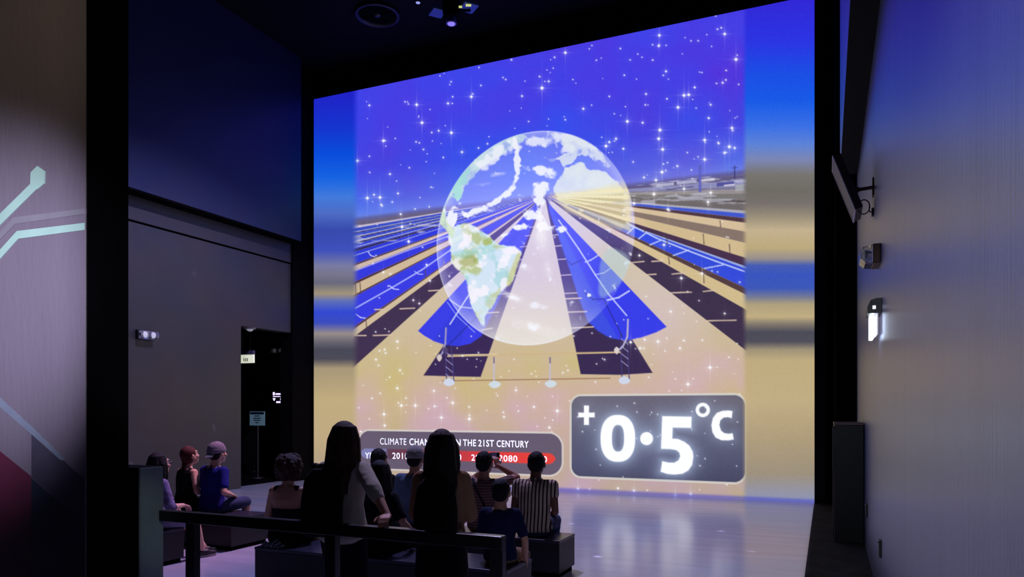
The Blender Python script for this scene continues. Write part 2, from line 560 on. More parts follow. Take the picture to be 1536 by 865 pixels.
for k in range(6):
    y = 340 + 11 * k + 3 * k * k * 0.6
    xa = 818.5 + (857 - 818.5) * (y - 300) / 196
    line((xa, y), (xa + 5 + (y - 330) * 0.13, y - 1), 1.5, (214, 190, 176), 0.85)
    xb = 817 - (817 - 722) * (y - 293) / 268
    line((xb - 5 - (y - 330) * 0.12, y + 1), (xb, y), 1.4, (206, 186, 190), 0.75)
for (xa, ya, xb, yb) in [(852, 468, 880, 467), (857, 492, 890, 490), (846, 448, 872, 447), (722, 495, 738, 492), (715, 470, 748, 468), (562, 464, 576, 464),
                         (600, 463, 622, 462), (532, 503, 549, 503), (560, 503, 588, 502), (643, 436, 662, 435), (945, 394, 966, 392), (968, 412, 984, 411),
                         (1006, 439, 1037, 438), (1060, 481, 1104, 480), (1008, 411, 1028, 409), (978, 392, 995, 391), (1055, 437, 1072, 435)]:
    line((xa, ya), (xb, yb), 1.9, (216, 190, 168), 0.9)
# glints on the side rows: pipes, ribs and posts
pline([(533, 462), (590, 430), (632, 405), (674, 376)], 2.0, (178, 186, 245), 0.9)
pline([(533, 406), (610, 376), (670, 355)], 1.6, (190, 186, 235), 0.8)
pline([(534, 471), (541, 476), (548, 477)], 1.5, (205, 210, 250), 0.9)
pline([(584, 428), (590, 433), (598, 434)], 1.5, (205, 210, 250), 0.9)
pline([(622, 407), (628, 411), (634, 411)], 1.4, (195, 205, 250), 0.8)
pline([(552, 377), (556, 383), (562, 385)], 1.4, (205, 210, 250), 0.9)
pline([(940, 334), (985, 357), (1030, 375), (1075, 392), (1117, 407)], 2.2, (186, 202, 248), 0.95)
for (a, b) in [((1033, 375), (1010, 383)), ((1085, 397), (1054, 403)), ((992, 360), (975, 367)), ((950, 342), (941, 350)), ((968, 350), (958, 358))]:
    line(a, b, 1.9, (190, 205, 250), 0.9)
for (x, y0, y1) in [(540, 424, 440), (533, 425, 444), (549, 480, 492), (638, 405, 416), (665, 388, 396), (1055, 402, 424), (1003, 386, 396), (1094, 366, 380), (1055, 351, 366), (1080, 331, 340),
                    (966, 340, 348), (1000, 354, 366)]:
    line((x, y0), (x + 1, y1), 1.6, (88, 66, 66), 0.75)

# --- the globe, a circle on the screen
BEFORE = IMG.copy()
def to_m(px, py):
    p = px_y(px, py, YS); return p[0], p[2]
gp = np.array([to_m(*p) for p in [(822, 194), (659.5, 333), (790, 520), (873, 205), (941, 284), (700, 250), (730, 505)]])
A = np.c_[2 * gp, np.ones(len(gp))]
sol = np.linalg.lstsq(A, (gp ** 2).sum(1), rcond=None)[0]
gcx, gcz = sol[0], sol[1]; gR = math.sqrt(sol[2] + gcx ** 2 + gcz ** 2)
gd = np.hypot(GX - gcx, GZ - gcz) / gR
inside = 1 - sst(0.985, 1.0, gd)
lum = IMG.mean(-1, keepdims=True) / 255
gfade = 1 - 0.75 * sst(845, 925, PX) * sst(320, 410, PY)
ov = np.array([30, 30, 150]) * (0.35 + 0.75 * lum) * (inside * gfade)[..., None]
IMG[...] = 255 - (255 - IMG) * (255 - ov) / 255
blend(inside * (0.12 + 0.10 * (1 - sst(280, 330, PY))) * gfade, (216, 218, 252))
blend(inside * sst(0.86, 1.0, gd) * 0.30 * gfade, (235, 240, 245))
# cream glow on the lower globe
blend(inside * sst(400, 510, PY) * (1 - sst(40, 120, np.abs(PX - 790))) * 0.62, (234, 230, 206))
cn = vnoise(34, 21, 5); cf = vnoise(14, 22, 5)
wsp = vnoise(20, 88, 5, 1.6, 0.8)
blend(inside * sst(0.975, 0.99, gd) * (1 - sst(0.992, 1.0, gd)) * 0.55 * (1 - sst(820, 900, PX)), (236, 242, 252))
land = sst(0.30, 0.62, cn * 0.6 + cf * 0.4)
W = (228, 234, 246)
poly(smooth_pts([(661, 334), (662, 305), (674, 274), (694, 247), (718, 226), (746, 208), (772, 200), (788, 206), (772, 218), (754, 232), (735, 243), (716, 258), (700, 276), (690, 292), (686, 306), (682, 290), (672, 300), (668, 325)]), (206, 232, 226), 0.88, 1.2, 0.40 + 0.60 * land, 2.5)
poly(smooth_pts([(678, 283), (690, 262), (706, 254), (698, 274), (690, 286), (687, 298)]), (160, 222, 214), 0.75, 1.5, None, 4)
fine = vnoise(8, 91, 4)
def cloud(env, rgb=(238, 240, 250), lo=0.40, hi=0.62, a=0.95):
    blend(sst(lo, hi, env * 0.72 + (cf - 0.5) * 0.9 + (fine - 0.5) * 0.7) * a * inside, rgb)
def gauss(*blobs):
    e = np.zeros(PX.shape)
    for x, y, rx, ry, sk in blobs:
        e = np.maximum(e, np.exp(-(((PX - x) / rx) ** 2 + ((PY - y - sk * (PX - x)) / ry) ** 2)))
    return e
def along(pts, w):
    e = np.full(PX.shape, 1e9)
    for a, b in zip(pts[:-1], pts[1:]):
        ex, ey = b[0] - a[0], b[1] - a[1]
        t = np.clip(((PX - a[0]) * ex + (PY - a[1]) * ey) / (ex * ex + ey * ey), 0, 1)
        e = np.minimum(e, np.hypot(PX - a[0] - t * ex, PY - a[1] - t * ey))
    return np.exp(-(e / w) ** 2)
cloud(gauss((811, 257, 20, 13, 0.1), (813, 284, 15, 15, 0), (806, 304, 13, 14, 0), (800, 322, 13, 14, 0), (806, 340, 26, 7, 0.05)), lo=0.26, hi=0.52)
cloud(gauss((846, 342, 14, 7, 0.2), (776, 340, 12, 5, -0.2), (758, 352, 10, 4, -0.3)), lo=0.45, hi=0.7)
cloud(along([(772, 208), (775, 232), (776, 262), (768, 284), (748, 300), (724, 312), (700, 322)], 6.0), lo=0.36, hi=0.60)
cloud(along([(684, 320), (676, 340), (672, 330), (682, 312), (700, 322)], 5), lo=0.38, hi=0.65)
cloud(gauss((742, 232, 30, 13, -0.7), (770, 222, 22, 10, -0.2), (800, 212, 30, 9, -0.1), (846, 206, 30, 8, 0.15), (880, 216, 20, 8, 0.4), (852, 222, 10, 8, 0)), lo=0.28, hi=0.62, a=0.85)
cloud(gauss((726, 276, 26, 6, -0.2), (746, 262, 20, 5, -0.2)), lo=0.45, hi=0.95, a=0.4)
cloud(gauss((801, 459, 30, 8, 0.28), (770, 446, 16, 4, 0.25), (822, 402, 6, 14, 0.8), (786, 398, 12, 5, -0.3), (800, 490, 36, 10, 0.05)), lo=0.42, hi=0.85, a=0.85)
poly(smooth_pts([(832, 284), (836, 272), (842, 263), (850, 251), (862, 246), (872, 244), (884, 253), (897, 256), (910, 260), (922, 268), (932, 280), (942, 296), (925, 302), (890, 306), (860, 308), (838, 302)]), (224, 232, 232), 0.95, 1.2, 0.85 + 0.15 * land, 2.0)
poly(smooth_pts([(812, 234), (826, 237), (842, 233), (854, 228), (850, 222), (842, 212), (852, 202), (872, 205), (890, 216), (906, 232), (918, 250), (904, 246), (894, 239), (880, 232), (866, 232), (858, 244), (846, 247), (838, 241), (824, 241)]), (222, 230, 240), 0.85, 1.2, 0.35 + 0.65 * sst(0.34, 0.54, cf), 3.0)
poly([(833, 300), (945, 268), (946, 330), (930, 345), (900, 320), (862, 308)], (232, 226, 176), 0.35, 4)
fan = sst(0.45, 0.60, vnoise(9, 55, 2, 1.0, 1.0)[:, :] * 0 + 0.5 + 0.5 * np.sin(np.degrees(np.arctan2(PY - V[1], np.maximum(PX - V[0], 1))) * 1.25))
poly([(826, 291), (946, 278), (946, 348), (905, 338), (850, 318)], (240, 226, 160), 0.42, 5)
poly([(826, 291), (946, 278), (946, 348), (905, 338), (850, 318)], (246, 232, 170), 0.40, 4, fan)
poly([(840, 300), (935, 290), (940, 345), (900, 336)], (150, 132, 70), 0.35, 4, 1 - fan)
# far coast of africa over the right trough
poly(smooth_pts([(901, 392), (914, 372), (938, 380), (946, 400), (934, 420), (920, 436), (906, 446), (898, 440), (899, 415)]), (170, 205, 205), 0.45, 3)
# south america and the isthmus
SA = [(674, 352), (684, 340), (697, 334), (710, 338), (721, 345), (733, 352), (739, 360), (757, 370), (772, 370), (782, 380), (774, 398), (768, 421), (752, 438), (738, 459), (729, 472), (725, 489), (712, 470), (704, 444), (697, 416), (681, 398), (675, 376)]
poly(smooth_pts(SA), (216, 234, 236), 0.93, 1.1, None, 2)
gn = vnoise(26, 31, 4)
poly(smooth_pts(SA), (174, 190, 108), 0.75, 2.0, sst(0.50, 0.66, gn) * (1 - 0.5 * sst(420, 460, PY)))
poly(smooth_pts(SA), (150, 205, 205), 0.55, 2.0, sst(0.52, 0.66, vnoise(20, 33, 4)))
poly(smooth_pts(SA), (246, 240, 244), 0.8, 2.0, sst(0.56, 0.68, vnoise(18, 35, 4)))
poly(smooth_pts([(688, 392), (708, 382), (716, 392), (700, 400)]), (150, 160, 70), 0.6, 3)
poly(smooth_pts([(724, 362), (735, 356), (738, 364), (728, 368)]), (165, 180, 70), 0.7, 2)
poly(smooth_pts([(774, 384), (781, 383), (768, 424), (760, 424)]), (200, 198, 110), 0.6, 2)
poly(smooth_pts([(659, 318), (666, 318), (672, 334), (682, 344), (678, 356), (668, 344), (660, 334)]), (206, 228, 190), 0.8, 1.5)
# thin clouds on the globe
for c, r, a in [((812, 350), (10, 22), 0.6), ((770, 447), (14, 4), 0.45), ((822, 403), (6, 12), 0.35), ((786, 400), (10, 5), 0.35), ((800, 490), (30, 8), 0.35), ((762, 440), (18, 3), 0.4)]:
    q = ((PX - c[0]) / r[0]) ** 2 + ((PY - c[1] - 0.3 * (PX - c[0])) / r[1]) ** 2
    blend(np.exp(-q) * a * inside * (0.4 + 0.9 * cf), (250, 250, 246))
IMG[...] = BEFORE * (1 - inside[..., None]) + IMG * inside[..., None]
# --- pillars and pipes in front of the troughs
line((672, 534), (930, 528), 2.4, (206, 178, 130)); line((664, 571), (915, 567), 1.8, (168, 128, 92))
line((672, 532), (745, 531), 1.0, (235, 215, 170))
for x, y0, b in [(673, 500, 573), (936, 480, 570)]:
    pline([(x - 5, y0 + 20), (x - 3, b), (x + 8, b), (x + 4, y0 + 20)], 1.6, (70, 62, 120), 0.9)
    for k in range(4):
        yy = y0 + 28 + k * 11
        line((x - 4, yy), (x + 6, yy + 8), 1.2, (160, 160, 205), 0.85)
    poly(smooth_pts([(x - 7, b - 2), (x, b - 6), (x + 8, b - 2), (x + 8, b + 3), (x, b + 6), (x - 7, b + 3)]), (205, 212, 228))
pline([(669, 492), (668, 515), (664, 528), (658, 538)], 2.6, (150, 146, 190)); pline([(942, 479), (941, 505), (934, 520), (926, 526)], 2.6, (176, 172, 205))
for p, c in [((659, 536), (212, 196, 190)), ((925, 525), (216, 204, 200)), ((668, 525), (80, 66, 110))]:
    poly(smooth_pts([(p[0] - 4, p[1]), (p[0], p[1] - 5), (p[0] + 4, p[1]), (p[0], p[1] + 6)]), c)
for x, b in [(742, 576), (826, 575)]:
    line((x - 1, 536), (x - 1, b - 5), 2.4, (190, 184, 205), 0.9)
    line((x - 1, 536), (x - 1, 544), 1.6, (80, 60, 100), 0.9)
    poly(smooth_pts([(x - 9, b), (x, b - 5), (x + 9, b - 1), (x + 6, b + 4), (x - 2, b + 6)]), (205, 216, 222))

# --- stars
def star(x, y, s, spike=0.0):
    R = 6 + s * 5 + spike * 14
    sl = window(x - R, y - R * 2, x + R, y + R * 2)
    if sl is None: return
    dx, dy = PX[sl] - x, PY[sl] - y
    r = np.hypot(dx, dy)
    m = np.exp(-(r / (0.62 * s + 0.35)) ** 2) * 1.0 + 0.30 * np.exp(-r / (1.6 * s)) * min(1, s / 1.5)
    if spike:
        m = m + spike * 0.36 * (np.exp(-np.abs(dy) / (6 * s)) * np.exp(-(dx / 0.8) ** 2) + np.exp(-np.abs(dx) / (3.5 * s)) * np.exp(-(dy / 0.8) ** 2)
                                + 0.5 * np.exp(-r / (2.2 * s)) * (np.exp(-((dx - dy) / 1.0) ** 2) + np.exp(-((dx + dy) / 1.0) ** 2)))
    blend(np.clip(m, 0, 1), (250, 250, 255), sl)

big = [(625, 157, 2.4), (672, 155, 2.0), (633, 184, 2.6), (707, 145, 2.4), (677, 199, 2.6), (575, 211, 2.4), (536, 241, 2.6), (658, 196, 1.6), (783, 144, 1.6), (813, 132, 3.2), (693, 228, 2.0),
       (585, 261, 1.7), (551, 297, 2.6), (570, 296, 2.6), (561, 292, 1.6), (601, 321, 1.8), (603, 340, 2.6), (613, 362, 2.4), (572, 307, 1.8), (597, 290, 1.6), (554, 158, 1.5),
       (848, 79, 2.2), (989, 53, 2.2), (988, 69, 1.8), (1087, 51, 2.4), (1104, 89, 3.0), (999, 107, 1.8), (1026, 143, 2.8), (1033, 142, 2.4), (1017, 161, 2.6), (875, 163, 2.0), (941, 182, 2.6), (964, 184, 1.8),
       (990, 195, 3.0), (988, 208, 2.6), (994, 224, 2.8), (909, 219, 2.6), (914, 213, 2.0), (924, 208, 2.0), (935, 223, 1.8), (1063, 177, 1.8), (1066, 157, 1.6), (1057, 210, 2.6), (1057, 239, 2.8), (1098, 192, 2.4),
       (1094, 220, 3.0), (1102, 222, 2.0), (1087, 229, 2.2), (1078, 215, 1.8), (993, 258, 2.8), (984, 270, 2.2), (966, 266, 1.7), (981, 291, 3.0), (1016, 249, 1.8), (1042, 131, 1.7), (1084, 124, 1.7),
       (969, 141, 1.6), (823, 122, 1.6), (1062, 303, 2.4), (1066, 289, 2.4), (1026, 283, 2.2), (1002, 314, 2.4), (951, 305, 2.2), (996, 367, 2.2), (1022, 417, 2.4), (1053, 410, 2.2), (959, 383, 2.0),
       (1065, 551, 2.8), (1032, 576, 2.6), (1020, 522, 1.8), (987, 512, 2.2), (960, 522, 2.0), (967, 509, 1.8), (946, 513, 2.2), (1006, 467, 1.8), (1087, 470, 1.6), (576, 621, 2.2), (623, 608, 2.4), (602, 608, 2.2),
       (596, 582, 2.0), (652, 609, 1.8), (679, 604, 2.2), (704, 628, 2.6), (662, 626, 2.2), (577, 638, 2.0), (651, 586, 1.8), (774, 585, 1.8), (836, 616, 2.6), (801, 610, 1.8), (824, 641, 2.0), (756, 625, 1.6),
       (541, 647, 1.4), (867, 733, 2.2), (951, 736, 2.2), (1013, 742, 2.2), (1036, 741, 2.4), (927, 732, 1.8), (1067, 707, 1.6), (1055, 700, 1.6), (1007, 603, 1.8), (900, 608, 1.5), (596, 512, 2.0), (564, 539, 1.6),
       (577, 524, 1.4), (600, 555, 1.6), (620, 450, 1.6), (629, 455, 1.6), (645, 421, 1.8), (640, 397, 1.8), (575, 408, 1.8)]
for x, y, s in big:
    star(x, y, s * 0.78, 0.9 if s >= 2.2 else 0.35)
for k in range(520):
    x = rng.uniform(535, 1112); y = rng.uniform(20, 740)
    if 690 < x < 930 and 230 < y < 480 and rng.random() < 0.85: continue
    if y > 340 and y < 500 and rng.random() < 0.5: continue
    star(x, y, rng.uniform(0.5, 1.15) ** 1.3, 0)

# --- dark caption boxes (rounded in screen metres)
def rbox(x0, z0, x1, z1, r):
    cx, cz = (x0 + x1) / 2, (z0 + z1) / 2
    qx = np.abs(GX - cx) - (x1 - x0) / 2 + r; qz = np.abs(GZ - cz) - (z1 - z0) / 2 + r
    return np.hypot(np.maximum(qx, 0), np.maximum(qz, 0)) + np.minimum(np.maximum(qx, qz), 0) - r

ax0, az1 = to_m(856, 592.6); ax1, az0 = to_m(1119, 725.2)
d = rbox(ax0, az0, ax1, az1, 0.22)
body = grad([592, 640, 690, 726], [(98, 94, 112), (86, 88, 112), (74, 78, 108), (62, 64, 92)], PY)
m = 1 - sst(-0.012, 0.012, d)
IMG[...] = IMG * (1 - 0.93 * m[..., None]) + body * 0.93 * m[..., None]
blend((1 - sst(0.012, 0.026, np.abs(d))) * 0.9, (214, 210, 200))
TX0, TZ1 = to_m(537.5, 644.6); TX1, TZ0 = to_m(844, 714)
d2 = rbox(TX0, TZ0, TX1, TZ1, 0.30)
m = 1 - sst(-0.012, 0.012, d2)
blend(m * 0.93, (94, 84, 106))
blend((1 - sst(0.012, 0.026, np.abs(d2))) * 0.9, (214, 206, 200))
for k in range(40):
    star(rng.uniform(862, 1112), rng.uniform(598, 716), rng.uniform(0.5, 1.0), 0)
# year bar: grey-blue pill fading into red
b0, b1 = to_m(540.5, 670), to_m(834, 696)
d3 = rbox(b0[0], b1[1], b1[0], b0[1] - 0.03, 0.17)
m = 1 - sst(-0.015, 0.015, d3)
barc = grad([540, 578, 582, 625, 680, 740, 834], [(126, 126, 176), (122, 122, 172), (92, 62, 84), (128, 54, 72), (196, 54, 66), (232, 56, 56), (238, 62, 54)], PX)
IMG[...] = IMG * (1 - m[..., None]) + barc * m[..., None]

# --- the big reading +0·5 °C with its glow
def ring_pts(cx, cy, rx, ry, p=2.0, n=40):
    t = np.linspace(0, 2 * np.pi, n, endpoint=False)
    c, s = np.cos(t), np.sin(t)
    return np.c_[cx + rx * np.sign(c) * np.abs(c) ** (2 / p), cy + ry * np.sign(s) * np.abs(s) ** (2 / p)]

def zz(pts): return [(830 + x / 3.746, 570 + y / 3.746) for x, y in pts]
glyphs = [
    ([(876, 608), (883.4, 608), (883.4, 618.6), (892, 618.6), (892, 625.6), (883.4, 625.6), (883.4, 637), (876, 637), (876, 625.6), (867.4, 625.6), (867.4, 618.6), (876, 618.6)], None, 0.35),
    (ring_pts(926.8, 657.2, 26, 35.2, 2.35), ring_pts(927, 657, 9.2, 20, 2.5), 1.0),
    (ring_pts(969.9, 657.5, 9.6, 9.8), None, 0.8),
    (zz([(612, 202), (777, 205), (775, 268), (671, 266), (668, 328), (700, 330), (735, 345), (765, 368), (783, 400), (787, 428), (780, 475), (758, 507), (725, 525), (680, 530), (640, 526), (603, 514), (612, 455),
         (650, 463), (680, 463), (703, 450), (713, 428), (708, 406), (690, 392), (660, 387), (605, 385)]), None, 1.0),
    (ring_pts(1054.2, 614.6, 10.7, 10.7), ring_pts(1054.2, 614.6, 5.6, 5.6), 0.5),
    (zz([(1007, 173), (985, 170), (950, 172), (918, 184), (897, 212), (888, 252), (894, 292), (912, 322), (945, 337), (985, 338), (1013, 332), (1008, 298), (985, 301), (960, 297), (942, 282), (933, 252), (938, 226), (955, 210), (982, 207), (1002, 213)]), None, 0.5)]
box_in = 1 - sst(-0.012, 0.012, d)
for outer, inner, g in glyphs:
    dd, sl = sdf(outer, 40)
    if inner is not None:
        di, sli = sdf(inner, 60)
        full = np.full(PX.shape, 99.0); full[sli] = di
        dd = np.maximum(dd, -full[sl])
    glow = np.exp(-np.maximum(dd, 0) / 9.0) * 0.62 * g * box_in[sl]
    blend(glow, (176, 196, 226), sl)
for outer, inner, g in glyphs:
    dd, sl = sdf(outer, 8)
    if inner is not None:
        di, sli = sdf(inner, 30)
        full = np.full(PX.shape, 99.0); full[sli] = di
        dd = np.maximum(dd, -full[sl])
    blend(1 - sst(-0.8, 0.8, dd), (252, 253, 255), sl)

# --- blurred margins left and right of the middle picture
Lm = grad([140, 190, 230, 265, 295, 320, 345, 375, 398, 412, 424, 440, 452, 468, 484, 500, 512, 524, 538, 552, 600, 660, 725],
          [(32, 34, 198), (22, 52, 206), (10, 76, 218), (22, 98, 226), (66, 122, 220), (78, 108, 196), (56, 74, 172), (62, 80, 186), (120, 122, 160), (118, 116, 138), (104, 104, 122), (162, 146, 118),
           (92, 108, 182), (50, 72, 206), (60, 76, 186), (150, 138, 134), (106, 102, 112), (72, 72, 86), (76, 74, 86), (168, 150, 116), (194, 172, 122), (192, 168, 126), (168, 148, 128)], PY)
Rm = grad([0, 60, 110, 150, 190, 215, 240, 262, 285, 305, 322, 345, 372, 388, 398, 412, 432, 446, 456, 475, 486, 498, 512, 524, 540, 600, 660, 710, 735, 755],
          [(50, 40, 214), (44, 52, 226), (28, 78, 228), (24, 90, 230), (60, 112, 228), (92, 130, 216), (124, 134, 178), (120, 116, 112), (112, 108, 100), (120, 112, 108), (150, 138, 118), (198, 178, 140), (192, 170, 122), (150, 142, 140),
           (70, 92, 178), (58, 86, 190), (62, 88, 184), (120, 124, 146), (176, 160, 122), (196, 174, 126), (130, 120, 108), (76, 76, 88), (80, 78, 90), (160, 146, 118), (194, 172, 124), (196, 174, 128), (176, 156, 120), (158, 144, 122), (146, 146, 160), (140, 146, 180)], PY)
wl_ = 1 - sst(527, 540, PX); wr_ = sst(1112, 1122, PX)
IMG[...] = IMG * (1 - wl_[..., None]) + Lm * wl_[..., None]
IMG[...] = IMG * (1 - wr_[..., None]) + Rm * wr_[..., None]
# faint blue bottom edge of the projection
blend(sst(0.10, 0.03, GZ) * 0.55, (66, 70, 190))
# slight grain and sheer vertical weave of the projection
g_ = IMG.mean(-1, keepdims=True)
IMG[...] = np.where((PY > hor)[..., None] & (IMG[..., 2:3] < IMG[..., 0:1]), g_ + (IMG - g_) * 0.90, IMG)
IMG += (rng.random((NR, NC, 1)) - 0.5) * 5
LIN = s2l(np.clip(IMG, 0, 255) / 255.0)

# mesh of the screen with the picture as a colour attribute
verts = np.stack([GX.ravel(), np.full(GX.size, YS), GZ.ravel()], -1)
idx = np.arange(NR * NC).reshape(NR, NC)
quads = np.stack([idx[:-1, :-1], idx[1:, :-1], idx[1:, 1:], idx[:-1, 1:]], -1).reshape(-1, 4)
me = bpy.data.meshes.new('picture')
me.vertices.add(len(verts)); me.vertices.foreach_set('co', verts.ravel())
me.loops.add(quads.size); me.loops.foreach_set('vertex_index', quads.ravel().astype(np.int32))
me.polygons.add(len(quads))
me.polygons.foreach_set('loop_start', np.arange(0, quads.size, 4, dtype=np.int32))
me.polygons.foreach_set('loop_total', np.full(len(quads), 4, np.int32))
me.update(calc_edges=True)
ca = me.color_attributes.new('picture', 'FLOAT_COLOR', 'POINT')
rgba = np.ones((NR * NC, 4), np.float32); rgba[:, :3] = LIN.reshape(-1, 3)
ca.data.foreach_set('color', rgba.ravel())
m_pic = bpy.data.materials.new('projected_picture'); m_pic.use_nodes = True
nt = m_pic.node_tree
b = nt.nodes['Principled BSDF']
b.inputs['Base Color'].default_value = (0.03, 0.03, 0.03, 1); b.inputs['Roughness'].default_value = 0.9; b.inputs['Specular IOR Level'].default_value = 0.0
at = nt.nodes.new('ShaderNodeAttribute'); at.attribute_name = 'picture'
nt.links.new(at.outputs['Color'], b.inputs['Emission Color'])
dk = nt.nodes.new('ShaderNodeMixRGB'); dk.blend_type = 'MULTIPLY'; dk.inputs[0].default_value = 1.0; dk.inputs[2].default_value = (0.10, 0.10, 0.10, 1)
nt.links.new(at.outputs['Color'], dk.inputs[1]); nt.links.new(dk.outputs[0], b.inputs['Base Color'])
b.inputs['Emission Strength'].default_value = 1.0

screen = empty('projection_screen', ((SX0 + SX1) / 2, YS, 0))
tag(screen, 'huge bright projection of the globe over a solar field with a +0.5 °C reading', 'screen')
pic = new_obj('picture', me, m_pic, screen)
pic.matrix_parent_inverse = Matrix.Translation(-screen.location)
bd = MB().box((SX0, YS + 0.004, SZ0), (SX1, YS + 0.06, SZ1)).build('backing_panel', M_black, screen)
bd.matrix_parent_inverse = Matrix.Translation(-screen.location)

# lettering of the caption, print on the screen
M_white = mat('projected_white', (245, 247, 255), emit=1.0, noise=0.0)
def lettering(text, px0, px1, py_base0, py_base1, cap_px, name='lettering', parent=screen, Y=YS - 0.006, m=M_white, bold=0.012):
    cu = bpy.data.curves.new(name, 'FONT')
    cu.body = text; cu.size = 1.0; cu.space_character = 1.10; cu.offset = bold; cu.resolution_u = 3
    o = bpy.data.objects.new(name, cu); COL.objects.link(o)
    bpy.context.view_layer.update()
    me = bpy.data.meshes.new_from_object(o.evaluated_get(bpy.context.evaluated_depsgraph_get()))
    bpy.data.objects.remove(o); bpy.data.curves.remove(cu)
    n = len(me.vertices); co = np.zeros(n * 3); me.vertices.foreach_get('co', co); co = co.reshape(-1, 3)
    x0, x1 = co[:, 0].min(), co[:, 0].max(); capm = 0.73
    A_, B_ = px_y(px0, py_base0, Y), px_y(px1, py_base1, Y)
    top = px_y(px0, py_base0 - cap_px, Y)
    t = (co[:, 0] - x0) / (x1 - x0)
    out = np.zeros_like(co)
    out[:, 0] = A_[0] + (B_[0] - A_[0]) * t
    out[:, 1] = Y
    out[:, 2] = A_[2] + (B_[2] - A_[2]) * t * 0 + co[:, 1] / capm * (top[2] - A_[2])
    faces = [tuple(pl.vertices) for pl in me.polygons]
    me = bpy.data.meshes.new(name); me.from_pydata([tuple(p) for p in out], [], faces); me.update()
    ob = new_obj(name, me, m, parent)
    if parent is not None:
        ob.matrix_parent_inverse = Matrix.Translation(-parent.location)
    return ob

for tx, a, b_, y in [('CLIMATE', 570, 609.5, 666.2), ('CHANGES', 614, 664, 667.0), ('IN', 680, 691, 668.0), ('THE', 694.5, 714, 668.4), ('21ST', 717.5, 741, 669.0), ('CENTURY', 745, 793, 669.8)]:
    lettering(tx, a, b_, y, y, 10.2, bold=0.0 if 'M' in tx else 0.012)
for tx, a, b_, y in [('YEAR', 547.5, 573, 687.3), ('2010', 588.5, 612.5, 687.6), ('2020', 628, 652, 688.4), ('2040', 667, 692, 689.4), ('2060', 707, 732, 690.4), ('2080', 748, 776, 691.4), ('2100', 793, 820.5, 692.4)]:
    lettering(tx, a, b_, y, y, 9.6, bold=0.012)
# ------------------------------------------------------------------ partition with the graphic on the left
YP = 2.5
xe = px_y(129.5, 600, YP)[0]
M_part = mat('graphic_panel_print', (122, 114, 128), rough=0.42, spec=0.5, noise=0.07, nscale=3, bump=0.16, bscale=34, stretch=(1, 1, 0.25))
part = st(MB().box((xe - 2.6, YP, 0), (xe, YP + 0.04, 5.6)).build('wall_partition', M_part),
          'lavender graphic panel of a partition wall at the left edge', 'wall')
MB().box((xe - 2.6, YP + 0.04, 0), (xe - 0.002, YP + 0.235, 5.6)).build('wall_core', M_black, part)
MB().box((xe, YP + 0.0, 0), (xe + 0.006, YP + 0.235, 5.6)).build('end_face', M_black, part)
MB().box((xe - 0.006, YP - 0.004, 0), (xe + 0.002, YP, 5.6)).build('edge_strip', mat('panel_edge', (120, 112, 118), rough=0.4), part)
M_teal = mat('mint_print', (166, 205, 192), rough=0.5, noise=0.05)
M_gline = mat('grey_line_print', (132, 130, 140), rough=0.5, noise=0.05)
M_fline = mat('faint_line_print', (128, 140, 158), rough=0.5, noise=0.05)
M_maroon = mat('maroon_print', (98, 42, 66), rough=0.5, noise=0.10)
M_navy = mat('navy_print', (40, 50, 66), rough=0.5, noise=0.10)
M_dusk = mat('dusk_print', (74, 72, 88), rough=0.5, noise=0.10)
def decal(name, pts, m, k):
    P = [px_y(x, y, YP) for x, y in pts]
    MB().prism([(p[0], YP - 0.0015 * k, p[2]) for p in P], (0, 0.0015 * k + 0.001, 0)).build(name, m, part)
decal('hexagon_print', [(57, 249), (68.5, 257), (68, 275), (57, 284), (46.5, 276), (47, 259)], M_teal, 3)
decal('stem_print', [(49, 273), (57, 282), (-150, 487), (-150, 469)], M_teal, 2)
decal('grey_line', [(130, 312.5), (130, 320.5), (23, 336), (-150, 519), (-150, 507), (21, 326)], M_gline, 2)
decal('mint_line', [(129.5, 334), (129.5, 344.5), (28, 358), (-150, 556), (-150, 541), (26, 346.5)], M_teal, 2)
for hy in (478, 548):
    decal('hexagon_print', [(-152, hy - 18), (-140, hy - 9), (-140, hy + 9), (-152, hy + 18), (-165, hy + 9), (-165, hy - 9)], M_teal, 3)
decal('faint_line', [(-40, 560), (47, 639), (100, 690), (92, 690), (47, 650), (-40, 575)], M_fline, 2)
decal('maroon_field', [(-260, 628), (-60, 628), (47, 714), (47, 1085), (-260, 1010)], M_maroon, 1)
decal('navy_field', [(47.5, 716), (129, 790), (129, 1105), (47.5, 1085)], M_navy, 1)
decal('dusk_field', [(47.5, 646), (129, 722), (129, 789), (47.5, 715)], M_dusk, 1)

# ------------------------------------------------------------------ console pillar at the end of the rail
M_pill = mat('green_grey_panel', (124, 138, 136), rough=0.55, noise=0.06, nscale=5, stretch=(1, 6, 1))
pil = empty('console_pillar', (-4.72, 3.82, 0))
tag(pil, 'waist-high black console with pale green-grey side at the rail end', 'console')
MB().box((-0.20, -0.10, 0), (0.19, 0.10, 1.272), 0.004).build('body', M_black, pil)
MB().box((0.19, -0.098, 0), (0.205, 0.098, 1.268)).build('side_panel', M_pill, pil)
for i in range(14):
    z = 1.20 - i * 0.035
    MB().box((-0.15, -0.106, z), (0.10, -0.099, z + 0.012)).build('vent_slat', M_black2, pil)

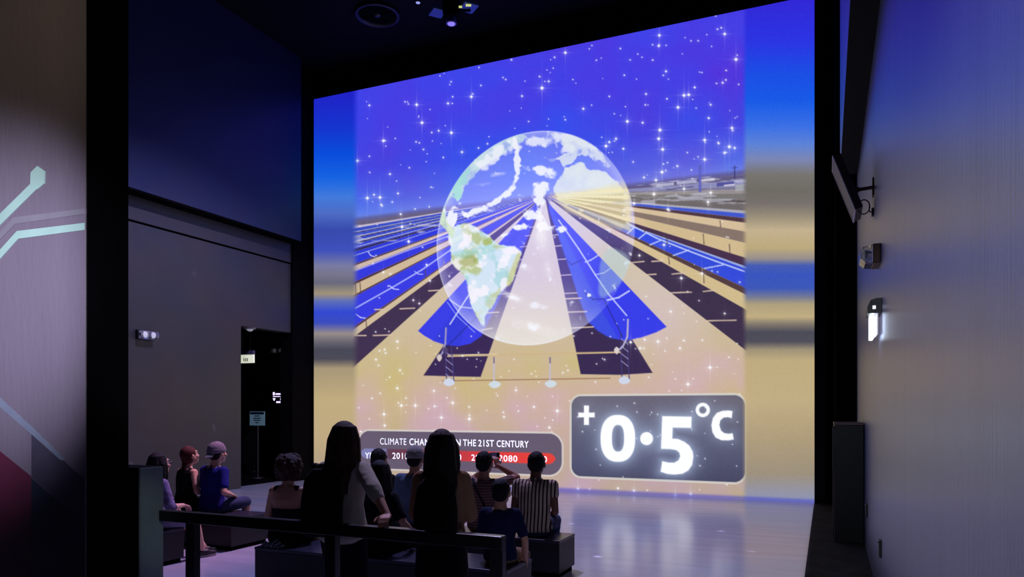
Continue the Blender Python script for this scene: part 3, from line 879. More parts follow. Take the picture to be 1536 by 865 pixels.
# ------------------------------------------------------------------ hand rail
M_rail = mat('black_rail_metal', (12, 12, 15), rough=0.3, spec=0.5, noise=0.1)
rail = empty('hand_rail', (-3.1, 3.90, 0))
tag(rail, 'black flat hand rail on posts in front of the benches', 'rail')
MB().box((-1.40, -0.035, 0.872), (1.36, 0.035, 0.95), 0.006).build('rail_bar', M_rail, rail)
for x in (-1.10, 0.13, 1.32):
    MB().box((x - 0.042, -0.03, 0.012), (x + 0.042, 0.03, 0.875), 0.004).build('post', M_rail, rail)
    MB().box((x - 0.08, -0.07, 0.0), (x + 0.08, 0.07, 0.012), 0.003).build('foot_plate', M_rail, rail)

# ------------------------------------------------------------------ benches
M_bench = mat('black_bench_laminate', (13, 12, 19), rough=0.42, spec=0.4, noise=0.08)
M_btop = mat('bench_top_laminate', (40, 38, 54), rough=0.30, spec=0.5, noise=0.08)
def bench(x0, x1, y0, y1, h, label):
    b = empty('box_bench', ((x0 + x1) / 2, (y0 + y1) / 2, 0))
    tag(b, label, 'bench', 'box benches in front of the projection')
    hx, hy = (x1 - x0) / 2, (y1 - y0) / 2
    MB().box((-hx + 0.02, -hy + 0.03, 0), (hx - 0.02, hy - 0.03, 0.05)).build('plinth', M_black, b)
    MB().box((-hx, -hy, 0.05), (hx, hy, h - 0.03), 0.004).build('body', M_bench, b)
    MB().box((-hx - 0.003, -hy - 0.003, h - 0.03), (hx + 0.003, hy + 0.003, h), 0.005).build('top', M_btop, b)
    return b
BH = 0.38
bench(-5.05, -2.44, 6.82, 7.30, BH, 'black box bench under the man in the striped shirt')
bench(-5.00, -2.38, 5.38, 5.93, BH, 'black box bench under the boy, nearest on the right')
bench(-9.4, -6.50, 6.60, 7.24, BH, 'black box bench under the man in blue on the left')
bench(-9.2, -6.54, 5.42, 5.95, BH, 'black box bench under the woman with glasses at the left')

# striped cloth left on the near bench
M_cloth = stripe_mat('striped_cloth', (214, 222, 246), (40, 44, 70), 0, 28, 0.55)
bm = bmesh.new()
N = 18
grid = [[None] * (N + 1) for _ in range(N + 1)]
for i in range(N + 1):
    for j in range(N + 1):
        x = (i / N - 0.5) * 0.22; y = (j / N - 0.5) * 0.20
        r = max(0, 1 - (x / 0.11) ** 2) * max(0, 1 - (y / 0.10) ** 2)
        z = 0.010 + 0.07 * r * (0.7 + 0.3 * math.sin(40 * x + 25 * y)) + 0.006 * math.sin(70 * y + 20 * x)
        grid[i][j] = bm.verts.new((x, y, max(0.004, z)))
for i in range(N):
    for j in range(N):
        bm.faces.new((grid[i][j], grid[i + 1][j], grid[i + 1][j + 1], grid[i][j + 1]))
base = bmesh.ops.extrude_face_region(bm, geom=list(bm.faces))
for v_ in [e for e in base['geom'] if isinstance(e, bmesh.types.BMVert)]:
    v_.co.z = 0.001
bmesh.ops.recalc_face_normals(bm, faces=bm.faces)
mec = bpy.data.meshes.new('folded_cloth'); bm.to_mesh(mec); bm.free()
cl = new_obj('folded_cloth', mec, M_cloth, None, (-4.87, 5.50, BH), True)
tag(cl, 'crumpled pale striped cloth lying on the near bench end', 'cloth')

# ------------------------------------------------------------------ fixtures
M_grey = mat('grey_plastic', (96, 94, 92), rough=0.5)
M_dgrey = mat('dark_plastic', (38, 36, 36), rough=0.45)
M_chrome = mat('chrome', (190, 192, 205), rough=0.18, metal=1.0)
M_lens = mat('lamp_lens', (226, 224, 240), rough=0.15, emit=0.55, noise=0.02)
M_lensdim = mat('faint_glow_lens', (150, 152, 158), rough=0.2, emit=0.10)  # faint glow added to lenses that are off, so they show in the dark
M_brownmetal = mat('bronze_metal', (112, 88, 76), rough=0.45, metal=0.6)
M_glass = bpy.data.materials.new('clear_plastic'); M_glass.use_nodes = True
gb = M_glass.node_tree.nodes['Principled BSDF']
gb.inputs['Base Color'].default_value = (0.9, 0.92, 0.95, 1); gb.inputs['Roughness'].default_value = 0.12
gb.inputs['Transmission Weight'].default_value = 0.85; gb.inputs['IOR'].default_value = 1.3
gn_ = M_glass.node_tree.nodes.new('ShaderNodeTexNoise'); gn_.inputs['Scale'].default_value = 12
gr_ = M_glass.node_tree.nodes.new('ShaderNodeMapRange'); gr_.inputs[3].default_value = 0.08; gr_.inputs[4].default_value = 0.2
M_glass.node_tree.links.new(gn_.outputs['Fac'], gr_.inputs[0]); M_glass.node_tree.links.new(gr_.outputs[0], gb.inputs['Roughness'])

def emergency_light(loc, rz, label, lens, w=0.37, h=0.17, housing=None):
    """wall box with two lamp heads behind a clear cover; local +X points away from the wall"""
    e = empty('emergency_light', loc, rz)
    tag(e, label, 'light', 'twin-lamp emergency lights')
    MB().box((0.0, -w / 2, -h / 2), (0.06, w / 2, h / 2), 0.006).build('housing', housing or M_dgrey, e)
    MB().box((0.06, -w / 2 + 0.02, -h / 2 + 0.015), (0.065, w / 2 - 0.02, h / 2 - 0.015)).build('reflector', M_chrome, e)
    for s in (-1, 1):
        hd = MB().tube((0.065, s * w * 0.24, 0.0), (0.12, s * w * 0.24, 0.0), 0.030, 0.052, 16).build('lamp_head', M_chrome, e)
        MB().ell((0.12, s * w * 0.24, 0), (0.02, 0.05, 0.05), 14, 8).build('lens', lens, hd, smooth=True)
    # rounded clear cover
    vs = MB()
    prof = [(0.06, -h / 2 + 0.004), (0.12, -h / 2 + 0.012), (0.16, -h * 0.22), (0.165, h * 0.1), (0.14, h * 0.36), (0.06, h / 2 - 0.004)]
    vs.prism([(x, -w / 2 + 0.004, z) for x, z in prof], (0, w - 0.008, 0))
    vs.build('cover', M_glass, e)
    return e
emergency_light((XL, 9.48, 3.03), 0, 'twin-lamp emergency light on the left wall', M_lens)
emergency_light((XR, 7.28, 3.06), math.pi, 'brown emergency light with clear dome on the right wall', M_lensdim, 0.34, 0.17, M_brownmetal)
p = px_y(421.5, 526, YS + 0.37)
emergency_light((p[0], YS + 0.38, p[2]), -math.pi / 2, 'dim twin-lamp emergency light inside the dark doorway', M_lensdim, 0.42, 0.14)

# tilted panel loudspeaker on an arm, right wall
sp = empty('panel_speaker', (XR, 8.15, 3.92))
tag(sp, 'thin tilted panel on a wall arm high on the right wall', 'panel')
R = Matrix.Translation((-0.235, 0.10, 0.06)) @ Matrix.Rotation(math.radians(-20), 4, 'Y')
MB().box((-0.035, -0.22, -0.30), (0.035, 0.32, 0.30), 0.008, R).build('panel_body', mat('bronze_panel', (70, 58, 52), rough=0.5), sp)
MB().box((-0.041, -0.212, -0.292), (-0.034, 0.312, 0.292), 0.0, R).build('grille', M_dgrey, sp)
fr_ = MB()
for a_, b_ in (((-0.045, -0.225, -0.305), (-0.034, -0.210, 0.305)), ((-0.045, 0.310, -0.305), (-0.034, 0.325, 0.305)), ((-0.045, -0.210, 0.292), (-0.034, 0.310, 0.305)), ((-0.045, -0.210, -0.305), (-0.034, 0.310, -0.292))):
    fr_.box(a_, b_, 0.0, R)
fr_.build('front_frame', mat('pale_frame', (190, 190, 205), rough=0.35), sp)
MB().box((-0.014, -0.05, -0.09), (0.0, 0.05, 0.09), 0.003).build('wall_plate', M_brownmetal, sp)
MB().tube((-0.01, 0, 0.0), (-0.15, 0.03, 0.0), 0.018).ell((-0.15, 0.03, 0), (0.03, 0.03, 0.03)).tube((-0.15, 0.03, 0), (-0.21, 0.06, 0.03), 0.014).build('arm', M_brownmetal, sp)
pts = [(-0.09 + 0.055 * math.cos(a), -0.01 + 0.01 * math.sin(a), -0.19 + 0.075 * math.sin(a)) for a in np.linspace(0.3, 2 * math.pi + 0.3, 22)]
MB().path(pts, 0.006, 6).path([(-0.012, 0, -0.25), (-0.04, 0, -0.24), pts[0]], 0.006, 6).path([pts[10], (-0.17, 0.05, -0.22)], 0.006, 6).build('cable', M_dgrey, sp)
MB().box((-0.02, -0.03, -0.29), (0.0, 0.03, -0.21), 0.003).build('socket', M_grey, sp)

# exit sign seen edge-on, right wall
ex = empty('exit_sign', (XR, 7.10, 2.47))
tag(ex, 'glowing white edge-lit exit sign under black housing on the right wall', 'sign')
prof = [(-0.002, 0.0), (-0.11, 0.0), (-0.11, 0.06), (-0.085, 0.115), (-0.04, 0.13), (-0.002, 0.13)]
MB().prism([(x, -0.11, z + 0.05) for x, z in prof], (0, 0.34, 0)).build('housing', M_blackgloss, ex)
M_exit = mat('lit_sign_plate', (232, 244, 255), rough=0.2, emit=3.0, emit_rgb=(225, 242, 255), noise=0.0)
MB().box((-0.085, -0.10, -0.16), (-0.055, 0.22, 0.05), 0.004).build('lit_plate', M_exit, ex)
MB().box((-0.038, -0.10, -0.13), (-0.026, 0.22, 0.05), 0.003).build('back_plate', mat('pale_plate', (220, 215, 232), rough=0.3, emit=0.5), ex)
MB().box((-0.070, -0.113, 0.085), (-0.045, -0.110, 0.115)).build('badge', M_white, ex)
# sockets on the right wall
for (px_, py_), lab in [((1301.5, 765), 'small socket plate on the right wall beside the black cabinet'), ((1322, 822), 'small socket plate low on the right wall, nearest the viewer')]:
    q = px_x(px_, py_, XR)
    s_ = empty('wall_socket', q)
    tag(s_, lab, 'socket', 'wall sockets')
    MB().box((-0.022, -0.045, -0.075), (0.0, 0.045, 0.075), 0.004).build('plate', M_dgrey, s_)
    MB().box((-0.030, -0.03, 0.045), (-0.021, 0.03, 0.07), 0.002).build('cap', M_chrome, s_)

# tall black cabinet
cb = empty('tall_cabinet', (0.255, 10.55, 0))
tag(cb, 'tall black cabinet standing against the right wall', 'cabinet')
MB().box((-0.165, -0.46, 0.004), (0.172, 0.46, 1.49), 0.006).build('body', M_blackgloss, cb)
MB().box((-0.17, -0.465, 1.49), (0.175, 0.465, 1.515), 0.004).build('top', mat('brown_top', (120, 96, 92), rough=0.4), cb)
dr = MB().box((-0.178, -0.44, 0.06), (-0.166, 0.44, 1.47), 0.003).build('door', M_black2, cb)
MB().box((-0.186, -0.43, 0.95), (-0.178, -0.41, 1.44)).build('handle', M_chrome, dr)

# sign stand, exit box and direction sign in the doorway
q = px_y(387, 716, 13.75)
ss = empty('sign_stand', (q[0], 13.75, 0))
tag(ss, 'pale notice board on a thin metal stand in the doorway', 'sign')
MB().tube((0, 0, 0.02), (0, 0, 1.30), 0.011).build('pole', M_grey, ss)
MB().tube((0, 0, 0.0), (0, 0, 0.025), 0.15, 0.13, 24).build('base', M_dgrey, ss)
for s in (-1, 1):
    MB().path([(0, 0, 0.14), (s * 0.10, 0, 0.14), (s * 0.12, 0, 0.18)], 0.008).build('hook', M_chrome, ss)
bd = MB().box((-0.25, -0.012, 1.28), (0.21, 0.012, 1.62), 0.004).build('board', mat('pale_board', (120, 158, 164), rough=0.5, emit=0.10, emit_rgb=(130, 180, 190)), ss)
MB().box((-0.235, -0.015, 1.55), (0.195, -0.0125, 1.61)).build('header_print', mat('navy_ink', (20, 34, 52), rough=0.5), bd)
for z, w in [(1.50, 0.08), (1.445, 0.12), (1.395, 0.10), (1.34, 0.05)]:
    MB().box((-0.02 - w, -0.0145, z), (-0.02 + w, -0.0125, z + 0.022)).build('text_line', MATS['navy_ink'], bd)

p0 = px_y(361, 526, 12.6); p1 = px_y(378, 544, 12.6)
eb = empty('exit_box', ((p0[0] + p1[0]) / 2, 12.6, (p0[2] + p1[2]) / 2))
tag(eb, 'small lit white exit box hanging inside the doorway', 'sign')
w2, h2 = (p1[0] - p0[0]) / 2 + 0.06, (p0[2] - p1[2]) / 2
MB().box((-w2, -0.03, h2 * 0.35), (w2, 0.03, h2), 0.004).build('housing', mat('slate_plastic', (84, 84, 110), rough=0.4), eb)
MB().box((-w2, -0.02, -h2), (w2, 0.02, h2 * 0.32), 0.004).build('lit_plate', mat('lit_box_plate', (232, 238, 214), emit=0.75, emit_rgb=(225, 232, 205), noise=0.05), eb)
for x in (-0.05, 0.0, 0.05):
    MB().box((x - 0.012, -0.024, -h2 * 0.75), (x + 0.018, -0.0205, -h2 * 0.2)).build('pictogram', mat('olive_ink', (130, 140, 110), emit=0.25), eb)
MB().tube((-w2 * 0.5, 0, h2), (-w2 * 0.5, 0, 3.6 - eb.location.z), 0.008).tube((w2 * 0.5, 0, h2), (w2 * 0.5, 0, 3.6 - eb.location.z), 0.008).build('hanger', M_dgrey, eb)

# direction sign: glowing lines
YD = YS + 0.36
q = px_y(420, 597, YD)
ds = empty('direction_sign', (q[0], YD, q[2]))
tag(ds, 'small glowing violet-white direction sign in the dark doorway', 'sign')
MB().box((-0.24, 0.0, -0.18), (0.24, 0.018, 0.18), 0.003).build('board', M_black, ds)
M_sign = mat('glowing_letters', (222, 205, 255), emit=1.6, emit_rgb=(222, 205, 255), noise=0.0)
def bar(a, b, m=M_sign, name='glowing_mark'):
    x0, z0 = px_y(a[0], a[1], YD)[0] - q[0], px_y(a[0], a[1], YD)[2] - q[2]
    x1, z1 = px_y(b[0], b[1], YD)[0] - q[0], px_y(b[0], b[1], YD)[2] - q[2]
    MB().box((x0, -0.006, z1), (x1, 0.0, z0)).build(name, m, ds)
bar((409.6, 588), (412.2, 592.4))
for k in range(8): bar((413.8 + k * 2.0, 589.5), (415.3 + k * 2.0, 591.9))
bar((409.6, 594), (430, 594.8))
bar((409.6, 597), (413, 598.6)); bar((410.5, 598.6), (412.2, 600.6))
for k in range(3): bar((420.6 + k * 3.1, 596.2), (423.1 + k * 3.1, 600.2))
for k in range(6): bar((414.6 + k * 2.55, 601.6), (416.7 + k * 2.55, 604))
# small lamp on the lintel of the doorway
q = px_x(376, 496, XL - 0.12)
dt = empty('lintel_lamp', (XL - 0.14, q[1], DH))
tag(dt, 'small pale lamp under the lintel of the dark doorway', 'lamp')
MB().tube((0, 0, 0), (0, 0, -0.03), 0.13, 0.11, 20).build('base', mat('white_plastic', (170, 170, 180), rough=0.4), dt)
MB().ell((0, 0, -0.03), (0.07, 0.07, 0.045)).build('globe', mat('lamp_globe', (190, 190, 205), emit=0.35, noise=0.0), dt, smooth=True)

# ------------------------------------------------------------------ ceiling equipment
def at_ceil(px_, py_, z):
    u = (px_ - 768) / F; d_ = (z - CAMZ) * F / (HOR - py_)
    return ((u * CT - ST) * d_, (u * ST + CT) * d_, z)
M_cdisc = mat('ceiling_speaker_metal', (40, 42, 52), rough=0.4)
c = at_ceil(566, 20, CEIL)
cs = empty('ceiling_speaker', c)
tag(cs, 'round dark ceiling loudspeaker recess near the screen top', 'speaker')
n = 40
ringv = MB()
for r0, r1, z0, z1 in [(0.43, 0.46, -0.005, -0.06), (0.46, 0.40, -0.06, -0.065), (0.40, 0.38, -0.065, -0.005)]:
    vs = [(r0 * math.cos(2 * math.pi * i / n), r0 * math.sin(2 * math.pi * i / n), z0) for i in range(n)] + [(r1 * math.cos(2 * math.pi * i / n), r1 * math.sin(2 * math.pi * i / n), z1) for i in range(n)]
    ringv.add(vs, [(i, (i + 1) % n, n + (i + 1) % n, n + i) for i in range(n)])
ringv.build('rim', M_cdisc, cs, smooth=True)
MB().tube((0, 0, -0.004), (0, 0, -0.03), 0.38, 0.30, 32).build('cone', M_black, cs)
MB().ell((0, 0, -0.03), (0.08, 0.08, 0.05)).build('dust_cap', M_cdisc, cs, smooth=True)
MB().box((-0.36, -0.015, -0.05), (0.36, 0.015, -0.035)).box((-0.015, -0.36, -0.05), (0.015, 0.36, -0.035)).build('cross_bar', M_black, cs)

c = at_ceil(627, 2.5, CEIL)
dl = empty('downlight', c)
tag(dl, 'tiny round ceiling downlight left of the hanging projector', 'light')
MB().tube((0, 0, 0), (0, 0, -0.02), 0.06, 0.055, 20).build('trim_ring', M_dgrey, dl)
MB().tube((0, 0, -0.02), (0, 0, -0.026), 0.042, 0.04, 20).build('lens', mat('downlight_lens', (170, 176, 240), emit=0.7, noise=0.0), dl)

ZP = 9.0
c = at_ceil(677, 34, ZP)
pj = empty('hanging_projector', c, TH)
tag(pj, 'hanging projector cluster with round violet lens under the ceiling', 'projector')
M_blued = mat('bluish_metal', (92, 112, 168), rough=0.35, metal=0.3)  # even bluish metal colour of the flaps
MB().tube((0, 0, -0.02), (0, 0, 0.10), 0.105, 0.09, 24).build('lens_barrel', mat('lens_ring', (60, 54, 110), rough=0.3), pj)
MB().ell((0, 0, -0.02), (0.075, 0.075, 0.03)).build('lens_glass', mat('violet_lens', (150, 130, 255), emit=0.8, emit_rgb=(150, 132, 250), noise=0.0), pj, smooth=True)
MB().box((-0.15, -0.14, 0.10), (0.15, 0.22, 0.42), 0.012).build('body', M_black, pj)
Rl = Matrix.Translation((-0.27, 0.05, 0.20)) @ Matrix.Rotation(math.radians(28), 4, 'Z')
MB().box((-0.13, -0.15, 0.0), (0.13, 0.15, 0.06), 0.012, Rl).build('flap', M_blued, pj)
Rr = Matrix.Translation((0.32, 0.05, 0.30)) @ Matrix.Rotation(math.radians(28), 4, 'Z')
MB().box((-0.15, -0.16, 0.0), (0.15, 0.16, 0.06), 0.012, Rr).build('flap', M_blued, pj)
MB().box((0.15, -0.13, 0.235), (0.21, -0.08, 0.25)).box((0.28, -0.13, 0.262), (0.38, -0.08, 0.28)).build('status_light', mat('green_status', (214, 226, 120), emit=0.8, noise=0.0), pj)
MB().tube((0, 0.1, 0.42), (0, 0.1, CEIL - ZP), 0.03).build('hanger_pole', M_black, pj)
MB().box((-0.36, 0.08, 0.28), (0.36, 0.14, 0.34)).build('yoke', M_black, pj)
# ------------------------------------------------------------------ people
def lerp(a, b, t): return Vector(a) * (1 - t) + Vector(b) * t


class Blob(MB):
    """overlapping closed shapes fused into one skin by a voxel remesh"""
    def cap(self, p, q, r0, r1, n=12, k=4):
        p, q = Vector(p), Vector(q)
        t = q - p
        if t.length < 1e-5: t = Vector((0, 0, 1e-4))
        t.normalize()
        a = t.orthogonal().normalized(); b = t.cross(a)
        rings = []
        for i in range(k + 1):
            an = math.pi / 2 * (1 - i / k)
            rings.append((p - t * r0 * math.sin(an), max(r0 * math.cos(an), 1e-4)))
        for i in range(k + 1):
            an = math.pi / 2 * i / k
            rings.append((q + t * r1 * math.sin(an), max(r1 * math.cos(an), 1e-4)))
        vs, fs = [], []
        for c, r in rings:
            for i in range(n):
                an = 2 * math.pi * i / n
                vs.append(c + (a * math.cos(an) + b * math.sin(an)) * r)
        for j in range(len(rings) - 1):
            for i in range(n):
                m_ = (i + 1) % n
                fs.append((j * n + i, j * n + m_, (j + 1) * n + m_, (j + 1) * n + i))
        fs.append(tuple(range(n - 1, -1, -1)))
        L = (len(rings) - 1) * n
        fs.append(tuple(range(L, L + n)))
        return self.add(vs, fs)

    def chain(self, pts, rs):
        for i in range(len(pts) - 1):
            self.cap(pts[i], pts[i + 1], rs[i], rs[i + 1])
        return self

    def loft(self, rings, n=24, fn=None):
        vs, fs = [], []
        for (cx, cy, cz, rx, ry) in rings:
            for i in range(n):
                an = 2 * math.pi * i / n
                c, s = math.cos(an), math.sin(an)
                e = 0.88
                p = Vector((cx + rx * math.copysign(abs(c) ** e, c), cy + ry * math.copysign(abs(s) ** e, s), cz))
                vs.append(fn(p) if fn else p)
        m_ = len(rings)
        for j in range(m_ - 1):
            for i in range(n):
                k = (i + 1) % n
                fs.append((j * n + i, j * n + k, (j + 1) * n + k, (j + 1) * n + i))
        fs.append(tuple(range(n - 1, -1, -1))); fs.append(tuple(range((m_ - 1) * n, m_ * n)))
        return self.add(vs, fs)

    def fuse(self, name, m, parent, voxel=0.009, smooth=3):
        me = bpy.data.meshes.new(name + '_raw')
        me.from_pydata([tuple(p) for p in self.v], [], self.f)
        o = bpy.data.objects.new(name + '_raw', me); COL.objects.link(o)
        md = o.modifiers.new('r', 'REMESH'); md.mode = 'VOXEL'; md.voxel_size = voxel; md.use_smooth_shade = True
        if smooth:
            sm = o.modifiers.new('s', 'SMOOTH'); sm.factor = 0.5; sm.iterations = smooth
        dg = bpy.context.evaluated_depsgraph_get()
        out = bpy.data.meshes.new_from_object(o.evaluated_get(dg))
        out.name = name
        bpy.data.objects.remove(o); bpy.data.meshes.remove(me)
        return new_obj(name, out, m, parent, smooth=True)


def ik(a, c, l1, l2, hint):
    a, c = Vector(a), Vector(c)
    d = c - a
    L = min(d.length, (l1 + l2) * 0.999)
    d.normalize()
    x = (l1 * l1 - l2 * l2 + L * L) / (2 * L)
    h = math.sqrt(max(l1 * l1 - x * x, 0))
    hint = Vector(hint); hint = hint - d * hint.dot(d)
    hint.normalize()
    return a + d * x + hint * h, a + d * L


def hand(B, wrist, direction, normal, side, s=1.0, curl=0.5, spread=0.25, inflate=0.0):
    """palm with four unequal jointed fingers and a thumb from the side of the palm; normal = back of the hand"""
    w = Vector(wrist); d = Vector(direction).normalized()
    nrm = Vector(normal); nrm = (nrm - d * nrm.dot(d)).normalized()
    lat = d.cross(nrm) * side             # towards the thumb
    for t in (-0.028, -0.010, 0.008, 0.025):
        B.cap(w + d * 0.012 * s + lat * t * 0.7 * s, w + d * 0.082 * s + lat * t * s, 0.015 * s, 0.012 * s, 8, 3)
    for k, (t, L) in enumerate(((0.030, 0.068), (0.010, 0.077), (-0.010, 0.072), (-0.030, 0.056))):
        p = w + d * 0.084 * s + lat * t * s
        ang = 0.15
        dd = (d + lat * t * spread * 10 * 0.6).normalized()
        rr = 0.0092 * s
        for f in (0.45, 0.32, 0.23):
            ang += curl * (0.9 if f == 0.45 else 1.0)
            dv = dd * math.cos(ang) - nrm * math.sin(ang)
            q = p + dv * L * f * s * 1.25
            B.cap(p, q, rr, rr * 0.9, 8, 3)
            p = q; rr *= 0.92
    p = w + d * 0.028 * s + lat * 0.032 * s
    q = p + (d * 0.6 + lat * 0.75 - nrm * 0.25).normalized() * 0.040 * s
    r_ = q + (d * 0.95 + lat * 0.15 - nrm * 0.3).normalized() * 0.032 * s
    B.cap(p, q, 0.013 * s, 0.0105 * s, 8, 3); B.cap(q, r_, 0.0105 * s, 0.009 * s, 8, 3)


def person(label, loc, yaw=0.0, s=1.0, pose='sit', seat=0.38, lean=0.10, tilt=0.0, slouch=0.0, head_yaw=0.0, head_pitch=0.0, fem=False,
           armR=None, armL=None, hintR=None, hintL=None, handR=None, handL=None, legs=None, skin='skin_tan',
           shirt=None, sleeve=0.55, bottom='pants', bottom_m=None, hair='short', hair_m='hair_dark', shoe_m='shoe_black', voxel=0.0085,
           cap=None, glasses=False, group=None, width=1.0, strap=None, extra=None, neckline=0.0):
    root = empty('person', loc, yaw)
    tag(root, label, 'person', group)
    z0 = seat if pose == 'sit' else 0.80 * s
    SW = (0.150 if fem else 0.172) * s * width           # shoulder half-width at the joint

    def bend(p):
        """shear of the upper body about the hips"""
        h = max(0.0, p.z - z0 - 0.10 * s)
        q = Vector(p)
        q.y += lean * h + slouch * h * h
        q.x += tilt * h
        q.z -= 0.5 * lean * lean * h
        return q

    tor = [(0, 0.0, 0.00, 0.13, 0.10), (0, 0.0, 0.04, 0.165, 0.125), (0, 0.0, 0.10, 0.172, 0.128), (0, 0.0, 0.18, 0.152, 0.112), (0, 0.0, 0.27, 0.134 if fem else 0.146, 0.100),
           (0, 0.0, 0.36, 0.146 if fem else 0.160, 0.108), (0, 0.0, 0.45, 0.158 if fem else 0.176, 0.110), (0, -0.005, 0.52, 0.158 if fem else 0.178, 0.092), (0, -0.01, 0.565, 0.120, 0.072), (0, -0.012, 0.595, 0.070, 0.056)]

    def torso(B, inf, lo=0.0, hi=9.0):
        rings = [(cx * s, cy * s, z0 + cz * s, rx * s * width + inf, ry * s + inf) for cx, cy, cz, rx, ry in tor if lo <= cz <= hi]
        B.loft(rings, fn=bend)

    sh = {1: bend(Vector((SW, -0.005 * s, z0 + 0.525 * s))), -1: bend(Vector((-SW, -0.005 * s, z0 + 0.525 * s)))}
    tg = {1: armR, -1: armL}; hn = {1: hintR, -1: hintL}; hd = {1: handR, -1: handL}
    arm = {}
    for k in (1, -1):
        t = tg[k]
        if t is None:
            t = (k * 0.13 * s, 0.30 * s, z0 + 0.21 * s) if pose == 'sit' else (k * 0.19 * s, 0.04, z0 + 0.02)
        h = hn[k] or (k * 0.55, -0.5, -0.6)
        e, w = ik(sh[k], t, 0.285 * s, 0.25 * s, h)
        arm[k] = (sh[k], e, w)
    # legs
    leg = {}
    for k in (1, -1):
        if pose == 'sit':
            hp = Vector((k * 0.085 * s, 0.02 * s, z0 + 0.085 * s))
            an = Vector((k * 0.11 * s, 0.40 * s, 0.085 * s))
            if legs and k in legs: an = Vector(legs[k])
            kn, an2 = ik(hp, an, 0.42 * s, 0.40 * s, (k * 0.15, 0.6, 1.0))
        else:
            hp = Vector((k * 0.085 * s, 0.0, z0 + 0.07 * s))
            an = Vector((k * 0.085 * s, -0.02 * s, 0.085 * s))
            if legs and k in legs: an = Vector(legs[k])
            kn, an2 = ik(hp, an, 0.41 * s, 0.40 * s, (0, 1.0, 0.0))
        leg[k] = (hp, kn, an2)
    # head frame
    neck0 = bend(Vector((0, -0.012 * s, z0 + 0.575 * s)))
    hc = bend(Vector((0, 0.012 * s, z0 + 0.748 * s)))
    HM = Matrix.Translation(hc) @ Matrix.Rotation(head_yaw, 4, 'Z') @ Matrix.Rotation(head_pitch, 4, 'X') @ Matrix.Scale(1.15 * s ** 0.6, 4)
    H = lambda x, y, z: HM @ Vector((x, y, z))
    hs = 1.15 * s ** 0.6
    HR = HM.to_3x3()

    # ---- body: one continuous skin
    B = Blob()
    torso(B, -0.004)
    B.cap(neck0 - Vector((0, 0, 0.03)), lerp(neck0, hc, 0.55), 0.056 * hs, 0.050 * hs)
    B.ell(H(0, -0.010, 0.015), (0.073, 0.092, 0.098), 18, 12, HR)
    B.ell(H(0, 0.030, -0.045), (0.058, 0.062, 0.066), 16, 10, HR)
    B.ell(H(0, 0.066, -0.088), (0.026, 0.022, 0.022), 10, 8, HR)                 # chin
    B.chain([H(0, 0.078, 0.022), H(0, 0.094, -0.012), H(0, 0.104, -0.030)], [0.010 * hs, 0.011 * hs, 0.013 * hs])   # nose
    B.ell(H(0, 0.074, 0.030), (0.050, 0.018, 0.014), 12, 8, HR)                  # brow
    B.ell(H(0, 0.084, -0.062), (0.024, 0.012, 0.010), 10, 8, HR)                 # lips
    for k in (1, -1):
        B.ell(H(k * 0.040, 0.064, -0.028), (0.024, 0.020, 0.022), 10, 8, HR)     # cheek
        B.ell(H(k * 0.077, -0.008, -0.010), (0.011, 0.021, 0.032), 10, 8, HR)    # ear
        a, e, w = arm[k]
        B.chain([a, lerp(a, e, 0.5), e], [0.050 * s, 0.045 * s, 0.038 * s])
        B.chain([e, lerp(e, w, 0.35), w], [0.038 * s, 0.039 * s, 0.026 * s])
        B.cap(bend(Vector((k * SW * 0.5, -0.01, z0 + 0.535 * s))), a, 0.05 * s, 0.052 * s)
        h = hd[k] or {}
        d = h.get('dir') or ((w - e).normalized() * 0.7 + Vector((-k * 0.25, 0.5, -0.3))).normalized()
        hand(B, w, d, h.get('n', (0, 0, 1)), h.get('side', -k), s ** 0.8, h.get('curl', 0.45))
        hp, kn, an = leg[k]
        B.chain([hp, lerp(hp, kn, 0.5), kn], [0.083 * s, 0.072 * s, 0.056 * s])
        B.chain([kn, lerp(kn, an, 0.35), an], [0.054 * s, 0.052 * s, 0.036 * s])
        fd = Vector((k * 0.12, 1.0, 0)).normalized()
        B.cap(an + Vector((0, 0, -0.035 * s)), an + fd * 0.13 * s + Vector((0, 0, -0.055 * s)), 0.034 * s, 0.026 * s)
    B.fuse('body', SKIN[skin], root, voxel, 2)

    # ---- eyes
    for k in (1, -1):
        MB().ell(H(k * 0.031, 0.072, 0.008), (0.0125 * hs, 0.0125 * hs, 0.0125 * hs), 10, 8).build('eye', M_eye, root, smooth=True)

    # ---- clothes
    T = Blob()
    torso(T, 0.012, 0.04 if pose == 'sit' else 0.0, 0.57 - neckline)
    for k in (1, -1):
        a, e, w = arm[k]
        if sleeve > 0:
            T.cap(bend(Vector((k * SW * 0.45, -0.01, z0 + 0.53 * s))), a, 0.060 * s, 0.066 * s)
            t1 = min(1.0, sleeve)
            T.chain([a, lerp(a, e, t1 * 0.5), lerp(a, e, t1)], [0.066 * s, 0.062 * s, 0.060 * s])
            if sleeve > 1:
                T.chain([e, lerp(e, w, (sleeve - 1) * 0.5), lerp(e, w, sleeve - 1)], [0.058 * s, 0.054 * s, 0.046 * s])
        else:
            T.cap(bend(Vector((k * SW * 0.4, -0.01, z0 + 0.535 * s))), bend(Vector((k * SW * 0.74, -0.01, z0 + 0.535 * s))), 0.056 * s, 0.052 * s)
    if sleeve > 0:
        T.cap(neck0 + Vector((0, 0, -0.035 * s)), neck0 + Vector((0, 0, -0.005 * s)), 0.070 * s, 0.062 * s)
    T.fuse('shirt', shirt, root, 0.011, 4)
    P = Blob()
